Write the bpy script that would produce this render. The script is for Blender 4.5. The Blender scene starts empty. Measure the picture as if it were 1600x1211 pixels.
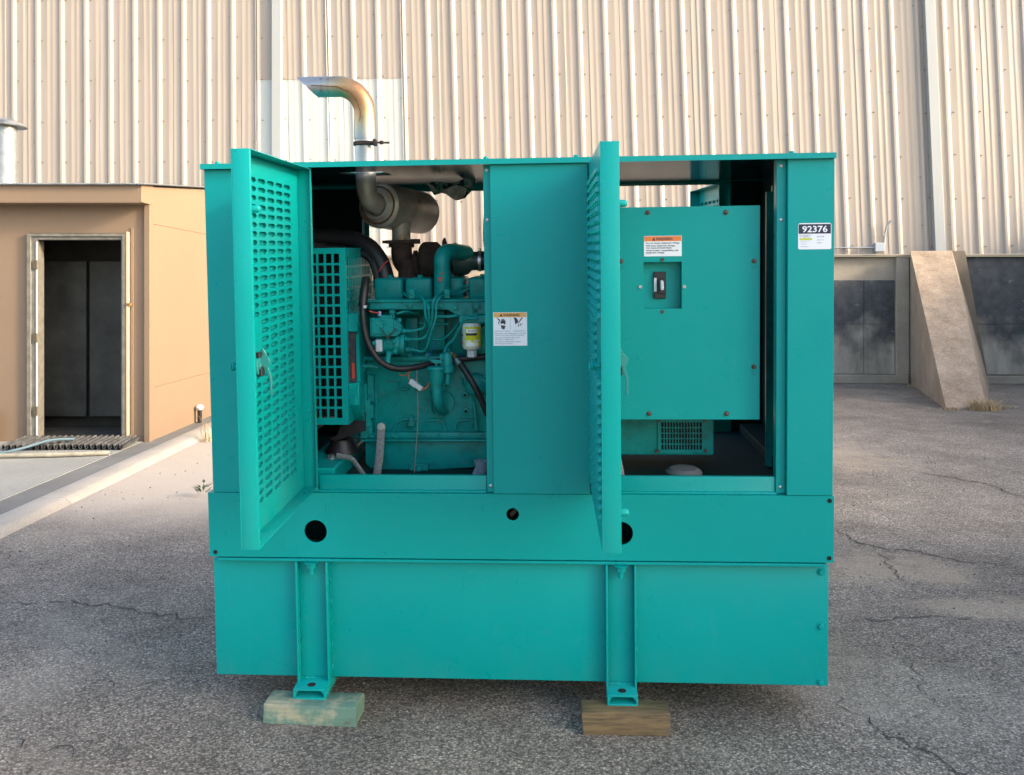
import bpy, bmesh, math, random
from math import sin, cos, pi, radians as R, sqrt, atan2
from mathutils import Vector, Matrix
random.seed(7)
S = bpy.context.scene
COL = S.collection

# ------------------------------------------------------------------ camera
cam_d = bpy.data.cameras.new("camera")
cam = bpy.data.objects.new("camera", cam_d)
COL.objects.link(cam)
cam.location = (0, 0, 1.66)
cam.rotation_euler = (R(90), 0, 0)
cam_d.sensor_width = 36
cam_d.lens = 31.5
cam_d.shift_x = 0.00625
cam_d.shift_y = -0.094
cam_d.clip_end = 800
S.camera = cam

# ------------------------------------------------------------------ light
SUN = Vector((1.0, -0.32, 0.42)).normalized()          # towards the sun
elev = math.asin(SUN.z)
W = bpy.data.worlds.new("World"); S.world = W; W.use_nodes = True
nt = W.node_tree; nt.nodes.clear()
sky = nt.nodes.new("ShaderNodeTexSky"); sky.sky_type = 'NISHITA'; sky.sun_disc = False
sky.sun_elevation = elev
sky.sun_rotation = atan2(SUN.x, SUN.y)
sky.air_density = 1.0; sky.dust_density = 3.4; sky.ozone_density = 0.8
bg = nt.nodes.new("ShaderNodeBackground"); bg.inputs[1].default_value = 0.15
wo = nt.nodes.new("ShaderNodeOutputWorld")
nt.links.new(sky.outputs[0], bg.inputs[0]); nt.links.new(bg.outputs[0], wo.inputs[0])
sl = bpy.data.lights.new("sun", 'SUN'); sl.energy = 1.5; sl.angle = R(8.0); sl.color = (1.0, 0.88, 0.72)
so = bpy.data.objects.new("sun", sl); COL.objects.link(so)
so.rotation_euler = SUN.to_track_quat('Z', 'Y').to_euler()
vs = S.view_settings
vs.view_transform = 'Standard'; vs.look = 'None'; vs.gamma = 1; vs.use_curve_mapping = False
vs.exposure = 2.1

# ------------------------------------------------------------------ materials
def mat(name, col, rough=.5, metal=0.0, spec=.5, var=0.0, vscale=8.0, bump=0.0, bscale=60.0, col2=None, coat=0.0):
    m = bpy.data.materials.new(name); m.use_nodes = True
    t = m.node_tree; n = t.nodes; l = t.links
    p = n["Principled BSDF"]
    p.inputs["Base Color"].default_value = (*col, 1); p.inputs["Roughness"].default_value = rough
    p.inputs["Metallic"].default_value = metal; p.inputs["Specular IOR Level"].default_value = spec
    p.inputs["Coat Weight"].default_value = coat
    tc = n.new("ShaderNodeTexCoord")
    if var > 0 or col2:
        nz = n.new("ShaderNodeTexNoise"); nz.inputs["Scale"].default_value = vscale; nz.inputs["Detail"].default_value = 6
        nz.inputs["Roughness"].default_value = .6
        l.new(tc.outputs["Object"], nz.inputs["Vector"])
        r = n.new("ShaderNodeValToRGB")
        c2 = col2 if col2 else tuple(c * (1 - var) for c in col)
        c1 = col if col2 else tuple(min(1, c * (1 + var)) for c in col)
        r.color_ramp.elements[0].position = .35; r.color_ramp.elements[1].position = .65
        r.color_ramp.elements[0].color = (*c2, 1); r.color_ramp.elements[1].color = (*c1, 1)
        l.new(nz.outputs["Fac"], r.inputs["Fac"]); l.new(r.outputs["Color"], p.inputs["Base Color"])
    if bump > 0:
        nb = n.new("ShaderNodeTexNoise"); nb.inputs["Scale"].default_value = bscale; nb.inputs["Detail"].default_value = 3
        l.new(tc.outputs["Object"], nb.inputs["Vector"])
        b = n.new("ShaderNodeBump"); b.inputs["Strength"].default_value = bump; b.inputs["Distance"].default_value = .01
        l.new(nb.outputs["Fac"], b.inputs["Height"]); l.new(b.outputs["Normal"], p.inputs["Normal"])
    return m

def N(m, t): return m.node_tree.nodes.new(t)
def ramp(m, stops):
    r = N(m, "ShaderNodeValToRGB"); e = r.color_ramp.elements
    while len(e) < len(stops): e.new(.5)
    for i, (p, c) in enumerate(stops):
        e[i].position = p; e[i].color = (*c, 1) if len(c) == 3 else c
    return r
def noise(m, scale, detail=5, rough=.55, vec=None, dist=0):
    n = N(m, "ShaderNodeTexNoise"); n.inputs["Scale"].default_value = scale; n.inputs["Detail"].default_value = detail
    n.inputs["Roughness"].default_value = rough; n.inputs["Distortion"].default_value = dist
    if vec: m.node_tree.links.new(vec, n.inputs["Vector"])
    return n
def mix(m, fac, a, b, mode='MIX'):
    x = N(m, "ShaderNodeMix"); x.data_type = 'RGBA'; x.blend_type = mode
    L = m.node_tree.links
    for sock, v in ((x.inputs[0], fac), (x.inputs[6], a), (x.inputs[7], b)):
        if hasattr(v, "is_output"): L.new(v, sock)
        elif isinstance(v, (int, float)): sock.default_value = v
        else: sock.default_value = (*v, 1)
    return x.outputs[2]
def mth(m, op, a, b=0.0, c=None, clamp=False):
    x = N(m, "ShaderNodeMath"); x.operation = op; x.use_clamp = clamp
    L = m.node_tree.links
    for sock, v in zip(x.inputs, (a, b, c)):
        if v is None: continue
        if hasattr(v, "is_output"): L.new(v, sock)
        else: sock.default_value = v
    return x.outputs[0]
def stretch(m, vec, sc):
    mp = N(m, "ShaderNodeMapping"); mp.inputs["Scale"].default_value = sc
    m.node_tree.links.new(vec, mp.inputs["Vector"]); return mp.outputs[0]
def sepz(m, vec):
    s = N(m, "ShaderNodeSeparateXYZ"); m.node_tree.links.new(vec, s.inputs[0]); return s
def objco(m, which="Object"):
    return N(m, "ShaderNodeTexCoord").outputs[which]
def bumpto(m, h, strength, dist):
    b = N(m, "ShaderNodeBump"); b.inputs["Strength"].default_value = strength; b.inputs["Distance"].default_value = dist
    m.node_tree.links.new(h, b.inputs["Height"])
    m.node_tree.links.new(b.outputs[0], m.node_tree.nodes["Principled BSDF"].inputs["Normal"])
def setc(m, o, sock="Base Color"): m.node_tree.links.new(o, m.node_tree.nodes["Principled BSDF"].inputs[sock])

def teal_paint(name, col, rough, dirt, grime=0):
    m = mat(name, col, rough)
    m.node_tree.nodes["Principled BSDF"].inputs["Specular IOR Level"].default_value = .22
    co = objco(m)
    n1 = noise(m, 2.3, 5, .6, co); n2 = noise(m, 26, 6, .7, co)
    c = mix(m, n1.outputs["Fac"], tuple(x * .93 for x in col), tuple(x * 1.06 + .002 for x in col))
    # thin dusty film and rubbed specks
    f = ramp(m, [(.56, (0, 0, 0)), (.80, (1, 1, 1))]); m.node_tree.links.new(n2.outputs["Fac"], f.inputs[0])
    c = mix(m, mth(m, 'MULTIPLY', f.outputs[0], dirt), c, (.28, .33, .31))
    if grime:
        gr_ = ramp(m, [(.50, (0, 0, 0)), (.70, (1, 1, 1))]); m.node_tree.links.new(noise(m, 11, 7, .7, co).outputs["Fac"], gr_.inputs[0])
        c = mix(m, mth(m, 'MULTIPLY', gr_.outputs[0], grime), c, (.012, .035, .032))
    sk_ = ramp(m, [(.60, (0, 0, 0)), (.78, (1, 1, 1))]); m.node_tree.links.new(noise(m, 7, 7, .75, stretch(m, co, (4, 4, .25))).outputs["Fac"], sk_.inputs[0])
    c = mix(m, mth(m, 'MULTIPLY', sk_.outputs[0], .09), c, (.20, .40, .38))
    # road dust settled on the low parts
    zz = mth(m, 'MULTIPLY_ADD', sepz(m, co).outputs[2], -3.2, 1.0, True)
    nd = ramp(m, [(.42, (0, 0, 0)), (.7, (1, 1, 1))]); m.node_tree.links.new(noise(m, 6, 7, .7, stretch(m, co, (1, 1, .6))).outputs["Fac"], nd.inputs[0])
    c = mix(m, mth(m, 'MULTIPLY', mth(m, 'MULTIPLY', zz, nd.outputs[0]), dirt * 1.6), c, (.26, .25, .21))
    setc(m, c)
    rr = ramp(m, [(.3, (rough - .07,) * 3), (.7, (rough + .1,) * 3)]); m.node_tree.links.new(noise(m, 5, 5, .65, co).outputs["Fac"], rr.inputs[0])
    setc(m, rr.outputs[0], "Roughness")
    b = noise(m, 160, 2, .5, co); b2 = noise(m, 3.2, 2, .5, co)
    h = mth(m, 'ADD', mth(m, 'MULTIPLY', b.outputs["Fac"], .03), mth(m, 'MULTIPLY', b2.outputs["Fac"], 1.0))
    bumpto(m, h, .26, .008)
    return m
TEAL = teal_paint("teal enamel paint", (.0, .295, .279), .31, .06)
TEALE = teal_paint("teal engine paint", (.003, .25, .240), .33, .2, .55)
DARK = mat("shade darkened teal interior", (.003, .032, .031), .75, spec=.2)  # teal lowered so the colour itself carries the enclosure's inner shade
ROOF_SHADE = mat("shade darkened glossy underside", (.003, .045, .045), .16, spec=.4)  # near-black teal: shade under the roof put into the colour
BLACK = mat("black rubber", (.012, .012, .014), .45, var=.3, vscale=30)
BLACKP = mat("black plastic", (.018, .018, .022), .35)
HOLE = mat("unlit cavity", (.006, .007, .008), .9)
BOLT = mat("dark bolt steel", (.09, .07, .062), .45, .6, var=.4, vscale=90)
ZINC = mat("zinc plated steel", (.5, .51, .52), .38, .9, var=.15, vscale=40)
GREYP = mat("pale grey plastic", (.55, .58, .62), .45)
WHITE = mat("white label vinyl", (.78, .80, .84), .35)
WHITEP = mat("white painted metal", (.60, .62, .62), .4)
ORANGE = mat("orange label ink", (.75, .20, .05), .4)
AMBER = mat("faded amber label ink", (.72, .36, .10), .4)
NAVY = mat("navy label ink", (.012, .016, .05), .4)
INK = mat("black label ink", (.03, .03, .045), .5)
GREYINK = mat("grey label ink", (.32, .34, .38), .5)
YELLOW = mat("yellow label ink", (.62, .60, .02), .4)
RED = mat("red plastic", (.45, .05, .03), .45)
ORW = mat("orange wire", (.6, .16, .03), .45)
BLUEW = mat("blue wire", (.03, .05, .3), .45)
GREYW = mat("grey wire", (.22, .22, .2), .6)
BRASS = mat("brass fitting", (.35, .22, .08), .4, .8)
BRAID = mat("grey braided strap", (.28, .29, .29), .55, .5, var=.35, vscale=220, bump=.6, bscale=300)
SOOT = mat("sooty cast iron", (.035, .020, .015), .85, var=.5, vscale=18, bump=.5, bscale=60)
FOIL = mat("torn foil liner", (.55, .60, .57), .35, .1, var=.4, vscale=25, bump=.8, bscale=30)

def rusty_pipe():
    m = mat("heat stained exhaust steel", (.5, .5, .5), .3, .9)
    co = objco(m); s = sepz(m, co)
    n1 = noise(m, 7, 6, .65, co); n2 = noise(m, 40, 6, .7, stretch(m, co, (1, 1, .15)))
    # heat tint strongest round the bend, fading to bare metal at both ends
    vm = N(m, "ShaderNodeVectorMath"); vm.operation = 'DISTANCE'; m.node_tree.links.new(co, vm.inputs[0]); vm.inputs[1].default_value = (-.672, .42, 2.485)
    g = mth(m, 'ADD', vm.outputs["Value"], mth(m, 'MULTIPLY_ADD', n1.outputs["Fac"], .14, -.07))
    r = ramp(m, [(.0, (.30, .145, .075)), (.22, (.36, .18, .085)), (.40, (.42, .28, .14)), (.58, (.40, .35, .26)), (.78, (.33, .34, .34)), (1, (.34, .35, .36))])
    m.node_tree.links.new(mth(m, 'MULTIPLY', g, 4.2), r.inputs[0])
    rs = ramp(m, [(.56, (0, 0, 0)), (.66, (1, 1, 1))]); m.node_tree.links.new(n2.outputs["Fac"], rs.inputs[0])
    c = mix(m, mth(m, 'MULTIPLY', rs.outputs[0], .45), r.outputs[0], (.16, .07, .03))
    setc(m, c)
    rr = ramp(m, [(.3, (.28,) * 3), (.7, (.5,) * 3)]); m.node_tree.links.new(n1.outputs["Fac"], rr.inputs[0]); setc(m, rr.outputs[0], "Roughness")
    bumpto(m, n2.outputs["Fac"], .15, .003)
    return m
PIPE = rusty_pipe()
def muffler_mat():
    m = mat("aluminised muffler shell", (.33, .32, .28), .42, .75)
    co = objco(m); n1 = noise(m, 9, 6, .65, co); n2 = noise(m, 60, 5, .6, co)
    r = ramp(m, [(.38, (.40, .38, .33)), (.56, (.30, .275, .235)), (.65, (.24, .125, .06)), (.75, (.12, .055, .025))])
    m.node_tree.links.new(n1.outputs["Fac"], r.inputs[0]); setc(m, r.outputs[0])
    bumpto(m, n2.outputs["Fac"], .12, .003); return m
MUFF = muffler_mat()
MUFF.node_tree.nodes["Principled BSDF"].inputs["Metallic"].default_value = .35
RUST = mat("rust weld", (.12, .05, .02), .8, var=.5, vscale=60, bump=.5, bscale=120)

def wall_mat(name, col, chalk):
    m = mat(name, col, .48)
    co = objco(m); n1 = noise(m, .55, 6, .6, co); n2 = noise(m, 5, 6, .7, stretch(m, co, (1.6, 1, .06))); n3 = noise(m, 30, 4, .6, co)
    c = mix(m, n1.outputs["Fac"], tuple(x * .92 for x in col), tuple(min(1, x * 1.07) for x in col))
    st = ramp(m, [(.50, (0, 0, 0)), (.75, (1, 1, 1))]); m.node_tree.links.new(n2.outputs["Fac"], st.inputs[0])
    c = mix(m, mth(m, 'MULTIPLY', st.outputs[0], chalk), c, tuple(x * .62 for x in col))
    setc(m, c); bumpto(m, noise(m, 3, 3, .5, stretch(m, co, (1, 1, .35))).outputs["Fac"], .12, .012)
    return m
TANW = wall_mat("tan ribbed steel cladding", (.365, .307, .25), .36)
WHTW = wall_mat("white painted patch cladding", (.50, .505, .455), .2)
TRIMW = wall_mat("off white trim", (.34, .35, .335), .2)
SHEDM = None

def shed_mat(name, col):
    m = mat(name, col, .6)
    co = objco(m); n1 = noise(m, 1.3, 6, .6, co); n2 = noise(m, 7, 6, .7, stretch(m, co, (1, 1, .12))); n3 = noise(m, 60, 4, .6, stretch(m, co, (1, 1, .2)))
    c = mix(m, n1.outputs["Fac"], tuple(x * .90 for x in col), tuple(min(1, x * 1.07) for x in col))
    st = ramp(m, [(.55, (0, 0, 0)), (.78, (1, 1, 1))]); m.node_tree.links.new(n2.outputs["Fac"], st.inputs[0])
    c = mix(m, mth(m, 'MULTIPLY', st.outputs[0], .25), c, (.17, .115, .07))
    setc(m, c); bumpto(m, n3.outputs["Fac"], .2, .004)
    return m
SHED = shed_mat("tan painted plywood", (.22, .148, .092))
FRAME = mat("weathered grey door frame", (.165, .15, .12), .5, var=.2, vscale=14, bump=.2, bscale=50)
GALV = mat("galvanised steel", (.33, .35, .35), .42, .7, var=.18, vscale=9)
INDARK = mat("mottled dark grey inner panel", (.05, .05, .044), .6, var=.35, vscale=3)  # dark grey with mottled tone

def concrete(name, col, dark, scale=6.0, bump=.5, grain=120, stones=0):
    m = mat(name, col, .85)
    co = objco(m); n1 = noise(m, scale * .3, 7, .65, co); n2 = noise(m, grain, 3, .6, co); v = N(m, "ShaderNodeTexVoronoi"); v.inputs["Scale"].default_value = grain * .5
    m.node_tree.links.new(co, v.inputs["Vector"])
    r = ramp(m, [(.32, dark), (.62, col)]); m.node_tree.links.new(n1.outputs["Fac"], r.inputs[0])
    sp = ramp(m, [(.04, (1, 1, 1)), (.18, (0, 0, 0))]); m.node_tree.links.new(v.outputs["Distance"], sp.inputs[0])
    c = mix(m, mth(m, 'MULTIPLY', sp.outputs[0], .45), r.outputs[0], (.09, .08, .07))
    g = ramp(m, [(.3, (.82,) * 3), (.7, (1.15,) * 3)]); m.node_tree.links.new(n2.outputs["Fac"], g.inputs[0])
    c = mix(m, 1.0, c, g.outputs[0], 'MULTIPLY')
    if stones:
        sx = N(m, "ShaderNodeSeparateColor"); m.node_tree.links.new(v.outputs["Color"], sx.inputs[0])
        sr = ramp(m, [(0, (.5,) * 3), (.5, (.95,) * 3), (1, (1.5,) * 3)]); m.node_tree.links.new(sx.outputs[0], sr.inputs[0])
        c = mix(m, stones, c, mix(m, 1.0, c, sr.outputs[0], 'MULTIPLY'))
    setc(m, c)
    bumpto(m, n2.outputs["Fac"], bump, .008)
    return m
CONC = concrete("tan weathered concrete", (.40, .34, .26), (.29, .25, .20))
CONCF = concrete("foundation concrete", (.40, .335, .25), (.25, .215, .165), 4, .4)
CURB = concrete("pale curb concrete", (.36, .32, .27), (.27, .245, .21), 5, .3)
GUTT = concrete("grey gutter concrete", (.15, .145, .135), (.11, .108, .10), 5, .3)
def rust_foot(m):
    co = objco(m); p = m.node_tree.nodes['Principled BSDF']; src = p.inputs['Base Color'].links[0].from_socket
    z = mth(m, 'MULTIPLY_ADD', sepz(m, co).outputs[2], -1.5, .75, True)
    n = ramp(m, [(.42, (0, 0, 0)), (.62, (1, 1, 1))]); m.node_tree.links.new(noise(m, 3.5, 7, .65, co).outputs['Fac'], n.inputs[0])
    st = ramp(m, [(.50, (0, 0, 0)), (.72, (1, 1, 1))]); m.node_tree.links.new(noise(m, 2.2, 7, .7, stretch(m, co, (1.5, 1.5, .3))).outputs['Fac'], st.inputs[0])
    c = mix(m, mth(m, 'MULTIPLY', st.outputs[0], .35), src, (.20, .15, .10))
    setc(m, mix(m, mth(m, 'MULTIPLY', mth(m, 'MULTIPLY', z, n.outputs[0]), .6), c, (.26, .13, .06)))
AGG = concrete("exposed aggregate concrete", (.40, .30, .21), (.25, .18, .12), 9, 1.0, 70, .3)
CONCB = concrete("stained cast concrete", (.40, .33, .245), (.29, .235, .17))
for m_ in (AGG, CONCB): rust_foot(m_)
def slab_mat():
    m = concrete("broom finished slab", (.27, .26, .23), (.21, .21, .19), 3, .3)
    co = objco(m); wv = N(m, "ShaderNodeTexWave"); wv.inputs["Scale"].default_value = 9; wv.inputs["Distortion"].default_value = 3.5; wv.inputs["Detail"].default_value = 2
    m.node_tree.links.new(stretch(m, co, (1, .35, 1)), wv.inputs["Vector"])
    bumpto(m, wv.outputs["Fac"], .35, .01); return m
SLAB = slab_mat()
def coat_mat():
    m = mat("peeling black coating over concrete", (.05, .051, .05), .6)
    co = objco(m); s = sepz(m, co)
    n1 = noise(m, 1.9, 6, .55, co, .1); n2 = noise(m, 7, 6, .7, co); n3 = noise(m, 3.2, 6, .7, stretch(m, co, (1, 1, .25)))
    # bare patches low down, dark upper band, a grimy foot
    h = mth(m, 'ADD', mth(m, 'MULTIPLY', n1.outputs["Fac"], 1.5), mth(m, 'MULTIPLY', s.outputs[2], -.62))
    f = ramp(m, [(.02, (0, 0, 0)), (.46, (1, 1, 1))]); m.node_tree.links.new(h, f.inputs[0])
    base = ramp(m, [(.3, (.030, .031, .032)), (.7, (.085, .085, .083))]); m.node_tree.links.new(n2.outputs["Fac"], base.inputs[0])
    bare = ramp(m, [(.3, (.22, .19, .145)), (.65, (.44, .39, .31))]); m.node_tree.links.new(n3.outputs["Fac"], bare.inputs[0])
    c = mix(m, f.outputs[0], base.outputs[0], bare.outputs[0])
    sc = ramp(m, [(.62, (0, 0, 0)), (.70, (1, 1, 1))]); m.node_tree.links.new(noise(m, 5, 8, .75, stretch(m, co, (1, 1, 2.2))).outputs["Fac"], sc.inputs[0])
    c = mix(m, mth(m, 'MULTIPLY', sc.outputs[0], .65), c, (.36, .35, .33))
    setc(m, c); bumpto(m, n2.outputs["Fac"], .25, .01); return m
COATM = coat_mat()

def asphalt():
    m = mat("old weathered asphalt", (.12, .115, .11), .85, spec=.35)
    co = objco(m); L = m.node_tree.links
    big = noise(m, .32, 6, .6, co, .4); mid = noise(m, 2.1, 6, .65, co)
    v1 = N(m, "ShaderNodeTexVoronoi"); v1.inputs["Scale"].default_value = 108; L.new(co, v1.inputs["Vector"])
    v2 = N(m, "ShaderNodeTexVoronoi"); v2.inputs["Scale"].default_value = 230; L.new(co, v2.inputs["Vector"])
    base = ramp(m, [(.36, (.222, .188, .153)), (.50, (.295, .250, .203)), (.64, (.365, .308, .25))]); L.new(big.outputs["Fac"], base.inputs[0])
    md = ramp(m, [(.3, (.74,) * 3), (.7, (1.25,) * 3)]); L.new(mid.outputs["Fac"], md.inputs[0])
    c = mix(m, 1.0, base.outputs[0], md.outputs[0], 'MULTIPLY')
    # stones: each cell its own tone
    sx = N(m, "ShaderNodeSeparateColor"); L.new(v1.outputs["Color"], sx.inputs[0])
    st = ramp(m, [(.0, (.5,) * 3), (.5, (.88,) * 3), (.86, (1.15,) * 3), (1, (1.65,) * 3)]); L.new(sx.outputs[0], st.inputs[0])
    c = mix(m, 1.0, c, st.outputs[0], 'MULTIPLY')
    sx2 = N(m, "ShaderNodeSeparateColor"); L.new(v2.outputs["Color"], sx2.inputs[0])
    st2 = ramp(m, [(.0, (.72,) * 3), (.8, (1.08,) * 3), (1, (1.45,) * 3)]); L.new(sx2.outputs[1], st2.inputs[0])
    c = mix(m, 1.0, c, st2.outputs[0], 'MULTIPLY')
    gap = ramp(m, [(.0, (1, 1, 1)), (.55, (.92,) * 3), (.8, (.45,) * 3)]); L.new(mth(m, 'MULTIPLY', v1.outputs["Distance"], 1.2), gap.inputs[0])
    c = mix(m, 1.0, c, gap.outputs[0], 'MULTIPLY')
    # sandy dust lying in broad drifts
    ds = noise(m, .85, 7, .62, co, .8); df = ramp(m, [(.54, (0, 0, 0)), (.72, (1, 1, 1))]); L.new(ds.outputs["Fac"], df.inputs[0])
    c = mix(m, mth(m, 'MULTIPLY', df.outputs[0], .42), c, (.36, .31, .25))
    # paler sandy tone towards the curb and the back of the yard
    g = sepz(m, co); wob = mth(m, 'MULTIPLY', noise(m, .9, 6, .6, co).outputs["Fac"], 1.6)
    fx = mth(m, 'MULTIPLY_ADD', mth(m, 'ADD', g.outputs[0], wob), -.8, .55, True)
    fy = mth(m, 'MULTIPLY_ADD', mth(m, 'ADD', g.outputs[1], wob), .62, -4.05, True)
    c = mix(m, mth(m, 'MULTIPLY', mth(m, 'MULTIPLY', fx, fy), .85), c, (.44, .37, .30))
    # three sandy stains right of the machine
    for (px, py, rx, ry) in ((2.35, 5.35, .55, .40), (2.55, 4.7, .5, .22), (3.2, 8.9, .9, .8)):
        mp = N(m, "ShaderNodeMapping"); mp.inputs["Location"].default_value = (-px / rx, -py / ry, 0); mp.inputs["Scale"].default_value = (1 / rx, 1 / ry, 0); L.new(co, mp.inputs["Vector"])
        vl = N(m, "ShaderNodeVectorMath"); vl.operation = 'LENGTH'; L.new(mp.outputs[0], vl.inputs[0])
        d = mth(m, 'ADD', vl.outputs["Value"], mth(m, 'MULTIPLY_ADD', noise(m, 3.2, 7, .65, co).outputs["Fac"], 2.4, -1.2))
        rr = ramp(m, [(.35, (1, 1, 1)), (1.0, (0, 0, 0))]); L.new(d, rr.inputs[0])
        c = mix(m, mth(m, 'MULTIPLY', rr.outputs[0], .42), c, (.40, .32, .23))
    setc(m, c)
    h = mth(m, 'SUBTRACT', 1.0, mth(m, 'ADD', v1.outputs["Distance"], mth(m, 'MULTIPLY', v2.outputs["Distance"], .4)))
    bumpto(m, h, .6, .005)
    return m
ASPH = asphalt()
CRACK = mat("crack filled with dirt", (.04, .036, .032), .95)
def sand_mat():
    m = mat("sandy dirt film", (.32, .26, .19), .95)
    co = objco(m); n = noise(m, 3.0, 7, .7, co, .5); g = noise(m, 90, 3, .6, co)
    return m
def timber(name, c1, c2, paint, amt):
    m = mat(name, c1, .75)
    co = objco(m); L = m.node_tree.links
    g = noise(m, 13, 8, .7, stretch(m, co, (.5, 5, 5)), .6); n = noise(m, 7, 6, .6, co); fine = noise(m, 60, 4, .6, stretch(m, co, (.15, 3, 3)))
    r = ramp(m, [(.3, c2), (.68, c1)]); L.new(g.outputs["Fac"], r.inputs[0])
    s = sepz(m, co)
    f = ramp(m, [(.49, (0, 0, 0)), (.60, (1, 1, 1))]); L.new(mth(m, 'ADD', n.outputs["Fac"], amt), f.inputs[0])
    c = mix(m, mth(m, 'MULTIPLY', f.outputs[0], .75), r.outputs[0], paint)
    k = ramp(m, [(.62, (0, 0, 0)), (.70, (1, 1, 1))]); L.new(noise(m, 11, 5, .6, stretch(m, co, (1, 1, 1.7))).outputs["Fac"], k.inputs[0])
    c = mix(m, mth(m, 'MULTIPLY', k.outputs[0], .7), c, (.10, .085, .06))
    setc(m, c); bumpto(m, fine.outputs["Fac"], .5, .004); return m
WOODG = timber("green stained timber", (.38, .36, .24), (.23, .22, .15), (.035, .16, .13), .10)
WOODB = timber("old brown timber", (.21, .14, .06), (.05, .036, .02), (.05, .11, .11), -.08)
WOODB2 = timber("teal oversprayed timber", (.20, .24, .22), (.10, .14, .14), (.05, .20, .20), .02)
STRAW = mat("dry straw", (.46, .33, .17), .8, var=.35, vscale=6)
LEAF = mat("dull green leaf", (.06, .09, .03), .7, var=.4, vscale=12)

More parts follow.
